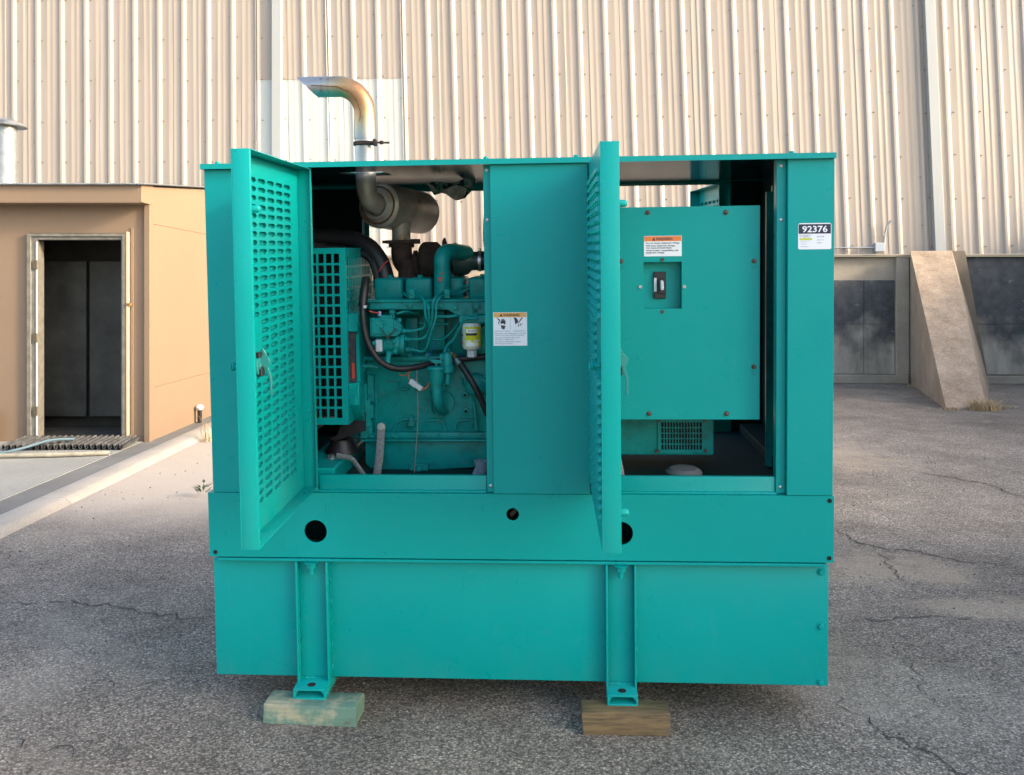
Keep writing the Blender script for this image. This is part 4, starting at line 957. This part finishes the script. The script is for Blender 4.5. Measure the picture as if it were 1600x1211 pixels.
tb.prism([(tc[0] + .052, tc[2] + .02), (tc[0] + .078, tc[2] + .02), (tc[0] + .078, tc[2] + .07), (tc[0] + .066, tc[2] + .108), (tc[0] + .056, tc[2] + .09)], .60, .64, 'xz')
ep(tb, "turbocharger", SOOT, .003)
eb = MB().tube([(c[0], .62, 1.852), (c[0], .62, 1.80), (c[0] + .01, .62, 1.765), (c[0] + .05, .62, 1.74), (tc[0] - .04, .62, tc[2] - .01)], [.045, .055], 20, 0, 2).lathe([(0, .058), (.015, .058), (.03, .05)], (c[0], .62, 1.835), (0, 0, 1), 20)
eb.lathe([(0, .048), (.014, .048)], (tc[0] - .075, .62, tc[2] + .002), (1, 0, 0), 18).tube([(c[0] + .03, .60, 1.77), (c[0] + .03, .58, 1.68), (c[0] + .06, .58, 1.60)], .042, 14)
ep(eb, "exhaust_elbow", SOOT)
cpx = (-0.271, 0.6, 1.77)
cm = MB().lathe([(-.045, .04), (-.035, .062), (.0, .068), (.03, .058), (.045, .042), (.08, .042)], cpx, (1, 0, 0), 24).tube([(cpx[0], .60, cpx[2] + .05), (cpx[0] - .03, .56, cpx[2] + .062)], .022, 12)
ep(cm, "compressor_housing", mat("dull grey green casting", (.05, .10, .10), .45, .4), ang=50)
ih = MB().tube([(cpx[0] + .07, .60, cpx[2]), (cpx[0] + .2, .60, cpx[2]), (cpx[0] + .3, .6, cpx[2] + .05)], .044, 20, 0, 1)
ep(ih, "intake_hose", BLACK)
ep(MB().lathe([(0, .047), (.013, .047)], (cpx[0] + .075, .60, cpx[2]), (1, 0, 0), 22).box(cpx[0] + .078, cpx[0] + .086, .55, .60, cpx[2] + .045, cpx[2] + .058), "hose_clamp", ZINC)
ac = MB().lathe([(-.02, .10), (0, .135), (.28, .135), (.30, .10)], (-.150, .66, 1.93), (1, 0, -.05), 28).box(-.165, -.14, .50, .52, 1.86, 1.875).box(-.165, -.14, .50, .52, 1.885, 1.90)
ep(ac, "air_cleaner", BLACKP)
rh = MB().tube([(-1.077, 0.55, 1.912), (-0.938, 0.55, 1.881), (-0.816, 0.55, 1.88), (-0.694, 0.52, 1.858), (-0.628, 0.5, 1.792), (-0.594, 0.48, 1.697), (-0.587, 0.48, 1.601)], .040, 18, 0, 2)
ep(rh, "radiator_hose", BLACK, ang=70)
ep(MB().tube([(-0.89, 0.5, 1.841), (-0.776, 0.5, 1.828), (-0.666, 0.48, 1.804), (-0.632, 0.46, 1.731), (-0.628, 0.46, 1.659)], .016, 10, 0, 2), "bypass_hose", BLACK)
# radiator behind its cage
part(MB().box(-1.16, -.86, .12, 1.06, 1.06, 1.86), "radiator", BLACKP, bev=.01)
gd = MB(); G0, G1, H0, H1 = -.985, -.704, 1.108, 1.836
gd.box(G0, G1, .20, .2035, H0, H0 + .028).box(G0, G1, .20, .2035, H1 - .024, H1).box(G1 - .026, G1, .20, .2035, H0 + .028, H1 - .024)
nx_, nz_ = 8, 16; w0 = (G1 - .026 - G0) / nx_; h0 = (H1 - H0 - .052) / nz_
for i in range(nx_): gd.box(G0 + i * w0, G0 + i * w0 + .009, .20, .2035, H0 + .028, H1 - .024)
for k in range(1, nz_): gd.box(G0, G1 - .026, .2002, .2033, H0 + .028 + k * h0 - .0045, H0 + .028 + k * h0 + .0045)
gd.box(G1 - .0035, G1, .2035, .225, H0, H1).box(G1 - .0035, G1, .74, .77, H0, H1).box(G1 - .0035, G1, .225, .74, H0, H0 + .10).box(G1 - .0035, G1, .225, .74, H1 - .03, H1).box(G0, G1, .2035, .77, H1 - .0032, H1 - .0002)
ny_ = 17; d0 = .515 / ny_
for i in range(1, ny_): gd.box(G1 - .0035, G1, .225 + i * d0 - .005, .225 + i * d0 + .005, H0 + .10, H1 - .03)
for k in range(1, 14): gd.box(G1 - .0033, G1 - .0002, .225, .74, H0 + .10 + k * .0458 - .005, H0 + .10 + k * .0458 + .005)
gd.box(G1, G1 + .003, .245, .40, 1.33, 1.60)
part(gd, "fan_guard", TEAL, label="square mesh fan guard beside the radiator")
fn = MB()
for k in range(6):
    a = k * pi / 3; fn.hexa([(-.80 + dx, .62 + cos(a) * r + sin(a) * w, 1.47 + sin(a) * r - cos(a) * w) for r in (.06, .32) for w in (-.05, .05) for dx in (-.01 + w * .4, .0 + w * .4)])
fn.cyl((-.86, .62, 1.47), (-.72, .62, 1.47), .06, 16)
part(fn, "cooling_fan", BLACKP)
# belt and front cover
bg_ = MB().prism([(.235, 1.565), (.60, 1.60), (.60, 1.10), (.32, 1.10), (.225, 1.185), (.225, 1.275), (.25, 1.28), (.25, 1.485), (.225, 1.49)], -.708, -.664, 'yz')
ep(bg_, "belt_guard", TEAL, .003)
ep(MB().box(-.7085, -.678, .232, .249, 1.277, 1.488), "fan_belt", mat("worn drive belt", (.03, .028, .035), .7, var=.6, vscale=50), .003)
ep(MB().box(-.694, -.682, .229, .2325, 1.295, 1.36), "belt_tag", RED)
ep(MB().box(-.720, -.655, .36, .72, 1.03, 1.14).box(-.69, -.655, .33, .40, 1.02, 1.26).box(-.668, -.64, .325, .38, 1.07, 1.19).box(-.665, -.64, .335, .38, 1.03, 1.065), "timing_cover", TEALE, .005)
# injection pump
ip_ = MB().box(-.612, -.515, .22, .34, 1.470, 1.545).lathe([(0, .040), (.03, .040), (.032, .033), (.075, .034), (.078, .044), (.088, .044), (.09, .040), (.100, .040), (.102, .047), (.118, .047), (.12, .03)], (-0.592, 0.27, 1.432), (1, 0, 0), 24)
ip_.box(-.575, -.52, .232, .30, 1.535, 1.556).lathe([(0, .036), (.02, .034)], (-0.517, 0.25, 1.503), (0, -1, 0), 20)
ip_.cyl((-0.527, 0.26, 1.534), (-0.526, 0.26, 1.577), .0115, 14).lathe([(0, .016), (.010, .016)], (-0.526, 0.26, 1.561), (0, 0, 1), 6).cyl((-0.539, 0.24, 1.398), (-0.544, 0.22, 1.358), .012, 12).lathe([(0, .020), (.014, .018)], (-0.538, 0.25, 1.407), (0, 0, -1), 14)
for p in ((-0.596, 0.218, 1.538), (-0.58, 0.218, 1.522), (-0.553, 0.218, 1.527), (-0.489, 0.218, 1.537), (-0.495, 0.218, 1.501), (-0.597, 0.218, 1.443), (-0.539, 0.218, 1.448), (-0.512, 0.218, 1.448), (-0.51, 0.218, 1.408), (-0.558, 0.218, 1.538)): bolt(ip_, p, (0, -1, 0), .0065, .007)
ip_.prism([(-.604, 1.48), (-.555, 1.48), (-.555, 1.535), (-.604, 1.535)], .214, .222, 'xz')
ep(ip_, "injection_pump", TEALE, .003)
ep(MB().prism([(-0.55, 0.2, 1.487)[0::2], (-0.535, 0.2, 1.458)[0::2], (-0.516, 0.2, 1.481)[0::2], (-0.524, 0.2, 1.489)[0::2], (-0.535, 0.2, 1.471)[0::2]], .19, .20, 'xz').tube([(-0.566, 0.2, 1.508), (-0.548, 0.19, 1.485), (-0.533, 0.19, 1.467), (-0.517, 0.19, 1.485), (-0.503, 0.2, 1.505)], .0028, 6), "throttle_lever", mat("oily steel lever", (.05, .07, .065), .4, .6))
ep(MB().box(*(lambda a, b: (a[0], b[0], .222, .232, b[2], a[2]))((-0.592, 0.22, 1.456), (-0.564, 0.22, 1.406))), "solenoid", GREYP, .003)
for p in ((-0.475, 0.25, 1.489), (-0.47, 0.25, 1.455), (-0.46, 0.25, 1.412)):
    a = p; fu = MB().cyl((a[0] - .02, .25, a[2]), (a[0] + .02, .25, a[2]), .0055, 10).lathe([(-.008, .010), (.006, .010)], a, (1, 0, 0), 6).lathe([(.012, .008), (.022, .008)], a, (1, 0, 0), 6); ep(fu, "line_fitting", TEALE)
LINES = [
    [(-0.453, 0.25, 1.489), (-0.413, 0.25, 1.494), (-0.388, 0.26, 1.504), (-0.388, 0.25, 1.568)],
    [(-0.449, 0.25, 1.455), (-0.401, 0.25, 1.455), (-0.379, 0.25, 1.473), (-0.354, 0.23, 1.535), (-0.351, 0.22, 1.61), (-0.338, 0.24, 1.635), (-0.319, 0.3, 1.645), (-0.303, 0.34, 1.642)],
    [(-0.439, 0.25, 1.412), (-0.402, 0.25, 1.401), (-0.381, 0.24, 1.416), (-0.364, 0.22, 1.478), (-0.335, 0.21, 1.545), (-0.337, 0.21, 1.602), (-0.323, 0.23, 1.63), (-0.309, 0.3, 1.634), (-0.287, 0.34, 1.637)],
    [(-0.448, 0.3, 1.648), (-0.424, 0.28, 1.647), (-0.384, 0.23, 1.615), (-0.384, 0.22, 1.55), (-0.369, 0.24, 1.522), (-0.377, 0.26, 1.501)],
    [(-0.449, 0.3, 1.635), (-0.429, 0.28, 1.633), (-0.371, 0.23, 1.607), (-0.368, 0.22, 1.563), (-0.369, 0.24, 1.529)],
    [(-0.303, 0.34, 1.642), (-0.273, 0.36, 1.647), (-0.247, 0.38, 1.664), (-0.222, 0.4, 1.669)],
    [(-0.287, 0.34, 1.634), (-0.262, 0.36, 1.633), (-0.237, 0.38, 1.648), (-0.22, 0.4, 1.652)],
    [(-0.345, 0.28, 1.547), (-0.275, 0.28, 1.544), (-0.205, 0.28, 1.57)],
    [(-0.17, 0.24, 1.539), (-0.22, 0.24, 1.542), (-0.235, 0.25, 1.525), (-0.271, 0.28, 1.451), (-0.312, 0.3, 1.419), (-0.318, 0.3, 1.379)],
    [(-0.37, 0.33, 1.446), (-0.321, 0.33, 1.443), (-0.26, 0.33, 1.51)],
    [(-0.506, 0.25, 1.561), (-0.472, 0.27, 1.57), (-0.448, 0.32, 1.561)],
    [(-0.491, 0.34, 1.641), (-0.477, 0.31, 1.632), (-0.449, 0.3, 1.635)],
]
for i, l_ in enumerate(LINES): ep(MB().tube(l_, .0052 if i not in (7, 8) else .0062, 8, 0, 2), "fuel_line", TEALE)
for p in ((-0.446, 0.285, 1.641), (-0.299, 0.285, 1.64)):
    a = p; mb = MB().box(a[0] - .011, a[0] + .011, .275, .30, a[2] - .018, a[2] + .018); bolt(mb, (a[0], .275, a[2]), (0, -1, 0), .007, .006); ep(mb, "line_clamp", TEALE, .002)
# fuel filter
fc = (-0.198, 0.27, 1.462)
ff = ep(MB().lathe([(-.052, .028), (-.050, .034), (-.040, .0395), (.048, .0395), (.054, .036), (.058, .034)], (fc[0], .27, fc[2]), (0, 0, 1), 28), "fuel_filter", mat("off white filter can", (.55, .58, .56), .4), label="white fuel filter can with yellow label")
def wrap(z0, z1, a0, a1, r, m, n=10):
    vs = []; fs = []
    for i in range(n + 1):
        a = R(a0 + (a1 - a0) * i / n)
        for z in (z0, z1): vs.append((fc[0] + r * sin(a), .27 - r * cos(a), fc[2] + z))
    for i in range(n): fs.append((2 * i, 2 * i + 2, 2 * i + 3, 2 * i + 1))
    return vs, fs, m
fl_ = MB()
for a in (wrap(-.038, .044, -38, 75, .0399, 0), wrap(.020, .035, -28, 40, .0402, 1), wrap(.008, .018, -30, 38, .0402, 2), wrap(-.018, -.012, -30, 2, .0402, 1), wrap(-.036, -.020, -30, 45, .0402, 1), wrap(-.016, -.010, 18, 60, .0402, 1), wrap(.005, .012, -85, -55, .0402, 2), wrap(-.026, -.020, -85, -55, .0402, 3)): fl_.add(*a)
for k in range(7): fl_.add(*wrap(.024, .031, -14 + k * 7.5, -9 + k * 7.5, .0404, 4, 1))
fl_.build("filter_label", [YELLOW, WHITE, INK, RED, GREYINK], GEN if False else ENG)
ep(MB().lathe([(0, .021), (.028, .022)], (fc[0], .27, fc[2] - .083), (0, 0, 1), 10), "drain_cap", GREYP)
ep(MB().box(fc[0] - .05, fc[0] + .09, .25, .36, fc[2] + .058, fc[2] + .09).box(fc[0] + .0, fc[0] + .06, .27, .36, fc[2] + .09, fc[2] + .15), "filter_head", TEALE, .004)
# oil filler with T handle, breather
oc = (-0.344, 0.25, 1.337)
of = MB().lathe([(0, .030), (.0, .0385), (.006, .0395), (.012, .037), (.016, .008)], (oc[0], .25, oc[2] - .008), (0, 0, 1), 28).cyl((oc[0], .25, oc[2]), (oc[0], .25, oc[2] + .03), .006, 10).prism([(oc[0] - .024, oc[2] + .034), (oc[0] + .026, oc[2] + .030), (oc[0] + .026, oc[2] + .022), (oc[0] + .006, oc[2] + .016), (oc[0] - .004, oc[2] + .016), (oc[0] - .024, oc[2] + .026)], .244, .256, 'xz')
ofo = ep(of, "oil_filler_cap", TEALE, ang=40)
ep(MB().lathe([(0, .032), (-.045, .030), (-.062, .023), (-.066, .023)], (oc[0], .25, oc[2] - .008), (0, 0, 1), 24).tube([(oc[0], .25, oc[2] - .07), (oc[0], .25, oc[2] - .12), (oc[0] + .003, .265, oc[2] - .155), (oc[0] + .008, .31, oc[2] - .185), (oc[0] + .012, .36, oc[2] - .20)], .022, 18, 0, 2, up=(1, 0, 0)).lathe([(0, .05), (.012, .046)], (oc[0] + .012, .372, oc[2] - .165), (0, -1, 0), 24), "oil_filler_neck", TEALE, ang=60)
bc = (-0.301, 0.27, 1.34)
ep(MB().lathe([(-.075, .011), (-.03, .012), (-.026, .026), (-.016, .028), (.0, .027), (.004, .022), (.04, .021), (.055, .014), (.06, .0)], (bc[0], .27, bc[2]), (0, 0, 1), 22).box(bc[0] - .03, bc[0] - .012, .26, .33, bc[2] - .005, bc[2] + .05), "lift_pump", TEALE)
# smaller castings and fittings on the block
ep(MB().box(*(lambda a, b: (a[0], b[0], .335, .372, b[2], a[2]))((-0.655, 0.36, 1.293), (-0.627, 0.36, 1.18))).box(*(lambda a, b: (a[0], b[0], .33, .372, b[2], a[2]))((-0.666, 0.36, 1.169), (-0.629, 0.36, 1.108))).box(*(lambda a, b: (a[0], b[0], .33, .372, b[2], a[2]))((-0.668, 0.36, 1.097), (-0.636, 0.36, 1.036))), "mounting_pad", TEALE, .004)
ep(MB().tube([(-0.201, 0.34, 1.178), (-0.195, 0.33, 1.133), (-0.191, 0.33, 1.059)], [.006, .013], 12).tube([(-0.207, 0.345, 1.193), (-0.201, 0.34, 1.172)], .005, 8), "dipstick_tube", TEALE)
ep(MB().lathe([(0, .05), (.04, .048), (.05, .03)], (-0.189, 0.37, 1.249), (0, -1, 0), 24), "oil_cooler_cover", TEALE, .003)
ep(MB().lathe([(0, .013), (.012, .013)], (-0.473, 0.37, 1.095), (0, -1, 0), 14).prism([(-0.488, 0.36, 1.069)[0::2], (-0.455, 0.36, 1.069)[0::2], (-0.462, 0.36, 1.114)[0::2], (-0.479, 0.36, 1.114)[0::2]], .352, .372, 'xz'), "engine_lug", TEALE, .003)
parts("block_bolt", [bolt(MB(), p, (0, -1, 0), .0075, .008) for p in ((-0.637, 0.335, 1.278), (-0.638, 0.335, 1.206), (-0.313, 0.37, 1.238), (-0.436, 0.37, 1.277), (-0.676, 0.33, 1.333), (-0.667, 0.33, 1.366), (-0.307, 0.345, 1.395), (-0.472, 0.345, 1.377), (-0.395, 0.345, 1.376))], TEALE, ENG)
ep(MB().box(*(lambda a, b: (a[0], b[0], .31, .36, b[2], a[2]))((-0.689, 0.33, 1.358), (-0.657, 0.33, 1.311))).tube([(-0.666, 0.3, 1.337), (-0.628, 0.3, 1.337), (-0.597, 0.31, 1.33)], .009, 10), "coolant_fitting", TEALE, .003)
for i, (p0, p1) in enumerate((((-0.431, 0.36, 1.512), (-0.307, 0.36, 1.508)), ((-0.577, 0.34, 1.558), (-0.43, 0.36, 1.555)))): ep(MB().tube([p0, p1], .006, 8), "head_drain_line", TEALE)
ep(MB().box(*(lambda a, b: (a[0], b[0], .30, .40, b[2], a[2]))((-0.178, 0.3, 1.614), (-0.112, 0.3, 1.528))), "thermostat_bracket", TEALE, .004)
# oil pan
pan = MB(); prof = [(-.675, 1.016), (-.675, .905), (-.655, .885), (-.59, .878), (-.50, .872), (-.05, .90), (-.05, 1.016)]
pan.prism(prof, .365, .76, 'xz'); pan.box(-.69, -.03, .335, .80, 1.007, 1.0175)
ep(pan, "oil_pan", TEALE, .008, seg=2)
parts("pan_bolt", [bolt(MB(), (-.64 + .095 * k, .345, 1.032), (0, -1, 0), .0085, .008) for k in range(6)], TEALE, ENG)
mb = MB().prism([(-.48, .878), (-.40, .878), (-.40, .91), (-.48, .91)], .345, .37, 'xz'); bolt(mb, (-.44, .345, .888), (0, -1, 0), .014, .012); ep(mb, "drain_plug", TEALE, .002)
# cradle, mount, straps
part(MB().box(-.890, -.735, .07, 1.14, .883, .958), "cross_member", TEAL, bev=.006)
part(MB().lathe([(0, .075), (.012, .07), (.045, .05), (.06, .05)], (-.775, .36, .957), (0, 0, 1), 20).prism([(-.80, 1.01), (-.66, 1.06), (-.66, 1.14), (-.74, 1.14)], .32, .42, 'xz'), "engine_mount", BLACK)
part(bolt(MB(), (-.795, .25, .957), (0, 0, 1), .016, .014), "mount_bolt", ZINC)
a = (-0.592, 0.3, 1.076)
part(MB().tube([(a[0], .318, a[2] + .01), (a[0] - .002, .305, a[2] - .03), (-0.594, 0.29, 0.991), (-0.599, 0.28, 0.933), (-0.609, 0.27, 0.865)], 1, 8, 0, 2, flat=(.0035, .0165), up=(0, 1, 0)), "ground_strap", BRAID)
part(MB().lathe([(0, .018), (.006, .018)], (a[0], .316, a[2]), (0, -1, 0), 18).lathe([(.006, .012), (.014, .012)], (a[0], .316, a[2]), (0, -1, 0), 6), "strap_bolt", ZINC)
part(MB().tube([(-0.758, 0.2, 0.979), (-0.718, 0.19, 0.976), (-0.689, 0.18, 0.973), (-0.668, 0.17, 0.949), (-0.633, 0.16, 0.904)], 1, 8, 0, 2, flat=(.0025, .011), up=(0, 1, 0)), "bond_strap", BRAID)
# wiring
ep(MB().tube([(-0.642, 0.3, 1.704), (-0.635, 0.24, 1.669), (-0.638, 0.2, 1.605), (-0.634, 0.19, 1.541), (-0.623, 0.19, 1.462), (-0.59, 0.19, 1.396), (-0.553, 0.2, 1.355), (-0.504, 0.22, 1.334), (-0.443, 0.25, 1.335), (-0.387, 0.29, 1.343), (-0.328, 0.33, 1.356), (-0.225, 0.34, 1.363), (-0.13, 0.34, 1.373)], .0135, 12, 0, 2), "wiring_harness", BLACK)
ep(MB().tube([(-0.633, 0.26, 1.705), (-0.633, 0.22, 1.665), (-0.636, 0.2, 1.598)], .018, 12, 0, 2), "harness_boot", BLACK)
ep(MB().tube([(-0.61, 0.2, 1.576), (-0.583, 0.21, 1.568), (-0.574, 0.22, 1.567)], .003, 6).tube([(-0.568, 0.4, 1.779), (-0.591, 0.4, 1.76), (-0.608, 0.4, 1.733)], .003, 6), "red_wire", RED)
ep(MB().box(*(lambda o: (o[0] - .008, o[0] + .006, .22, .235, o[2] - .014, o[2] + .006))((-0.572, 0.22, 1.567))), "wire_plug", mat("pale blue plastic", (.25, .33, .55), .5), .003)
ep(MB().box(*(lambda o: (o[0] - .006, o[0] + .006, .175, .19, o[2] - .006, o[2] + .006))((-0.623, 0.19, 1.595))), "cable_tie", GREYP, .001)
oh = [(-0.27, 0.3, 1.368), (-0.24, 0.27, 1.34), (-0.204, 0.25, 1.289), (-0.17, 0.25, 1.228), (-0.136, 0.27, 1.136)]
ep(MB().tube(oh, .0135, 12, 0, 2), "oil_hose", BLACK)
ep(MB().tube([(-0.289, 0.31, 1.388), (-0.278, 0.3, 1.376), (-0.266, 0.295, 1.363)], .0095, 10).lathe([(0, .014), (.012, .014)], (-0.283, 0.305, 1.381), (.45, -.3, -.6), 6), "hose_fitting", BRASS)
ep(MB().tube([(-0.266, 0.295, 1.363), (-0.248, 0.275, 1.344)], .0145, 12), "hose_ferrule", ZINC)
k0, k1 = Vector((-0.458, 0.27, 1.279)), Vector((-0.408, 0.26, 1.245)); kd = (k1 - k0).normalized(); kz = Vector((0, 0, 1)) - kd * kd.z; kz.normalize(); ky = kd.cross(kz)
def obox(p0, p1, w, h):
    return [tuple((p0 if i == 0 else p1) + kz * (w if k else -w) + ky * (h if j else -h)) for k in (0, 1) for j in (0, 1) for i in (0, 1)]
ep(MB().hexa(obox(k0, k0.lerp(k1, .52), .0115, .009)).hexa(obox(k0.lerp(k1, .52), k1, .0098, .008)), "wire_connector", GREYP, .0015)
ep(MB().tube([(-0.424, 0.25, 1.338), (-0.455, 0.26, 1.323), (-0.466, 0.27, 1.297), (-0.458, 0.27, 1.279)], .0024, 6, 0, 2).tube([(-0.443, 0.25, 1.332), (-0.482, 0.27, 1.298), (-0.503, 0.27, 1.306)], .0022, 6, 0, 2).tube([(-0.408, 0.26, 1.243), (-0.387, 0.26, 1.251), (-0.377, 0.27, 1.27)], .0024, 6, 0, 2), "orange_wire", ORW)
ep(MB().tube([(-0.381, 0.29, 1.375), (-0.368, 0.31, 1.408), (-0.354, 0.33, 1.441)], .002, 6, 0, 1), "blue_wire", BLUEW)
ep(MB().tube([(-0.426, 0.26, 1.334), (-0.429, 0.26, 1.293), (-0.428, 0.28, 1.21), (-0.433, 0.3, 1.098), (-0.445, 0.31, 0.987), (-0.456, 0.31, 0.85)], .0024, 6, 0, 2), "grey_wire", GREYW)
ep(MB().lathe([(0, .022), (.06, .03)], (-0.165, 0.26, 0.886), (0, 0, 1), 16).tube([(-0.191, 0.25, 0.888), (-0.164, 0.26, 0.945)], .012, 10), "sensor_plug", mat("dusty blue grey plastic", (.25, .30, .38), .5))

# ------------------------------------------------------------------ control box and alternator
CB = MB(); bx0, bx1, bz0, bz1 = .352, .939, 1.150, 1.979
CB.box(bx0, .494, .100, .103, bz0, bz1).box(.641, bx1, .100, .103, bz0, bz1).box(.494, .641, .100, .103, bz0, 1.584).box(.494, .641, .100, .103, 1.766, bz1)
CB.box(bx0, bx1 - .006, .103, .50, bz0 + .004, bz1 - .004)
# the recess is an open tray set ahead of the box body
CB2 = MB()
CB2.box(bx0, .494, .100, .145, bz0, bz1).box(.641, bx1, .100, .145, bz0, bz1).box(.494, .641, .100, .145, bz0, 1.584).box(.494, .641, .100, .145, 1.766, bz1)
CB2.box(bx0 + .004, bx1 - .006, .145, .52, bz0 + .004, bz1 - .004)
cbo = part(CB2, "control_box", TEAL, bev=.0)
for x, z in ((.511, 1.958), (.809, 1.954), (.407, 1.771), (.917, 1.766), (.917, 1.356), (.407, 1.356), (.513, 1.173), (.812, 1.173)):
    mb = MB().lathe([(0, .0098), (.002, .0098)], (x, .100, z), (0, -1, 0), 16).lathe([(.002, .0072), (.007, .0072), (.008, .005)], (x, .100, z), (0, -1, 0), 6)
    part(mb, "cover_bolt", BOLT, cbo)
for x, z, mm in ((.567, 1.775, BOLT), (.567, 1.573, BOLT), (.481, 1.670, ZINC), (.650, 1.669, ZINC)):
    part(MB().lathe([(0, .0075), (.005, .0065)], (x, .100, z), (0, -1, 0), 12), "cover_screw", mm, cbo)
mb = MB()
for x, z in ((.407, 1.755), (.917, 1.750), (.917, 1.338), (.407, 1.338)):
    mb.tube([(x + .0085 * cos(R(q)), .0992, z - .003 + .0085 * sin(R(q))) for q in range(170, 371, 20)], .0011, 5)
part(mb, "keyhole_slot", TEALE, cbo, kind="stuff")
mb = MB().box(.5375, .584, .132, .1449, 1.622, 1.727).box(.552, .584, .126, .132, 1.640, 1.700)
part(mb, "circuit_breaker", BLACKP, cbo, .002)
mb = MB().box(.5375, .5475, .1305, .1325, 1.650, 1.703)
part(mb, "breaker_label", GREYP, cbo)
mb = MB().hexa([(.560, .108, 1.655), (.574, .108, 1.655), (.560, .126, 1.655), (.574, .126, 1.655), (.559, .104, 1.690), (.572, .104, 1.690), (.559, .126, 1.695), (.572, .126, 1.695)])
part(mb, "breaker_toggle", GREYP, cbo, .003)
w2 = MB(); X0, X1, Z0, Z1 = .496, .641, 1.788, 1.867; y1 = .0988
w2.box(X0, X1, .0994, .0999, Z0, Z1, 0).box(X0 + .001, X1 - .001, y1, .0992, Z1 - .0205, Z1 - .0012, 1)
w2.prism([(X0 + .032, Z1 - .0175), (X0 + .044, Z1 - .0175), (X0 + .038, Z1 - .0055)], y1 - .0004, y1, 'xz', 2)
w2.text("WARNING", X0 + .046, Z1 - .017, .0155, y1 - .0004, 2, 'LEFT', .064, .0003)
for s, z, w in (("Do not change equipment voltage.", .030, .130), ("Will cause equipment damage.", .0405, .114), ("Can cause personal injury.", .0488, .100), ("Verify breaker compatibility with", .0590, .126), ("equipment voltage.", .0672, .072)):
    w2.text(s, X0 + .007, Z1 - z, .0085, y1 + .0002, 2, 'LEFT', w, .0002)
part(w2, "warning_label", [WHITE, ORANGE, INK], cbo, label="oblong warning label with an orange header")
AL = part(MB().box(.395, .797, .30, .66, .962, 1.148), "alternator_end_box", TEALE, bev=.004)
gr = MB(); a0, a1, b0, b1 = .581, .747, .986, 1.100
gr.box(a0 - .014, a1 + .014, .294, .299, b0 - .014, b0).box(a0 - .014, a1 + .014, .294, .299, b1, b1 + .014).box(a0 - .014, a0, .294, .299, b0, b1).box(a1, a1 + .014, .294, .299, b0, b1)
for k in range(1, 14): gr.box(a0 + (a1 - a0) * k / 14 - .002, a0 + (a1 - a0) * k / 14 + .002, .295, .2985, b0, b1)
for k in range(1, 5): gr.box(a0, a1, .2952, .2983, b0 + (b1 - b0) * k / 5 - .002, b0 + (b1 - b0) * k / 5 + .002)
part(gr, "vent_grille", TEALE, AL)
part(MB().box(a0, a1, .2988, .2996, b0, b1), "grille_cavity", HOLE, AL)
mb = MB()
for x, z in ((.570, 1.108), (.758, 1.108), (.566, .981), (.762, .981)): mb.lathe([(0, .008), (.004, .007)], (x, .294, z), (0, -1, 0), 12)
part(mb, "grille_screw", BOLT, AL, kind="stuff")
part(MB().lathe([(0, .22), (.45, .22)], (.02, .62, 1.20), (1, 0, 0), 28), "alternator", TEALE, bev=.01)
part(MB().lathe([(0, .075), (.048, .072), (.062, .055), (.066, .0)], (.655, .16, .882), (0, 0, 1), 24), "floor_drain_cap", mat("dusty grey cap", (.09, .10, .105), .8))
part(MB().hexa([(.385, .12, .883), (.425, .12, .883), (.385, .20, .883), (.425, .20, .883), (.385, .12, .99), (.405, .12, .99), (.385, .2, .99), (.405, .2, .99)]), "floor_bracket", mat("bare grey bracket", (.3, .3, .28), .6, .4), bev=.002)

# ------------------------------------------------------------------ timber blocks under the feet
def block(name, L_, D_, H_, m, seed, cham):
    rnd = random.Random(seed); n = 10; vs = []; fs = []
    pr = [(0, 0), (0, H_ - .004), (.004, H_), (D_ - cham, H_), (D_, H_ - cham), (D_, 0)]
    for i in range(n + 1):
        x = -L_ / 2 + L_ * i / n
        for y, z in pr: vs.append((x + (rnd.uniform(-.004, .004) if i in (0, n) else 0), y + rnd.uniform(-.0015, .0015), max(0, z + rnd.uniform(-.0015, .0006) if z > .01 else z)))
    k = len(pr)
    for i in range(n):
        for j in range(k): fs.append((i * k + j, i * k + (j + 1) % k, (i + 1) * k + (j + 1) % k, (i + 1) * k + j))
    fs.append(tuple(range(k))); fs.append(tuple(n * k + j for j in range(k)))
    return MB().add(vs, fs).build(name, m, None, .0015)
b = block("timber_block", .362, .135, .0755, WOODG, 1, .012); b.location = (-.750, 3.425, 0); b.rotation_euler = (0, 0, R(-5)); tag(b, "pale timber block stained green, under the generator's left foot", "timber block", "timber blocks under the generator")
b = block("timber_block", .330, .125, .0865, WOODB, 2, .02); b.location = (.452, 3.345, 0); b.rotation_euler = (0, 0, R(-2)); tag(b, "dark brown weathered timber block under the generator's right foot", "timber block", "timber blocks under the generator")
for x, h in ((-.68, .137), (.53, .148)):
    b = block("timber_block", .36, .13, h, WOODB2, 3, .01); b.location = (x, 4.48, 0); b.rotation_euler = (0, 0, R(-4))
    tag(b, "timber block under the rear " + ("left" if x < 0 else "right") + " foot, hidden behind the front blocks", "timber block", "timber blocks under the generator")
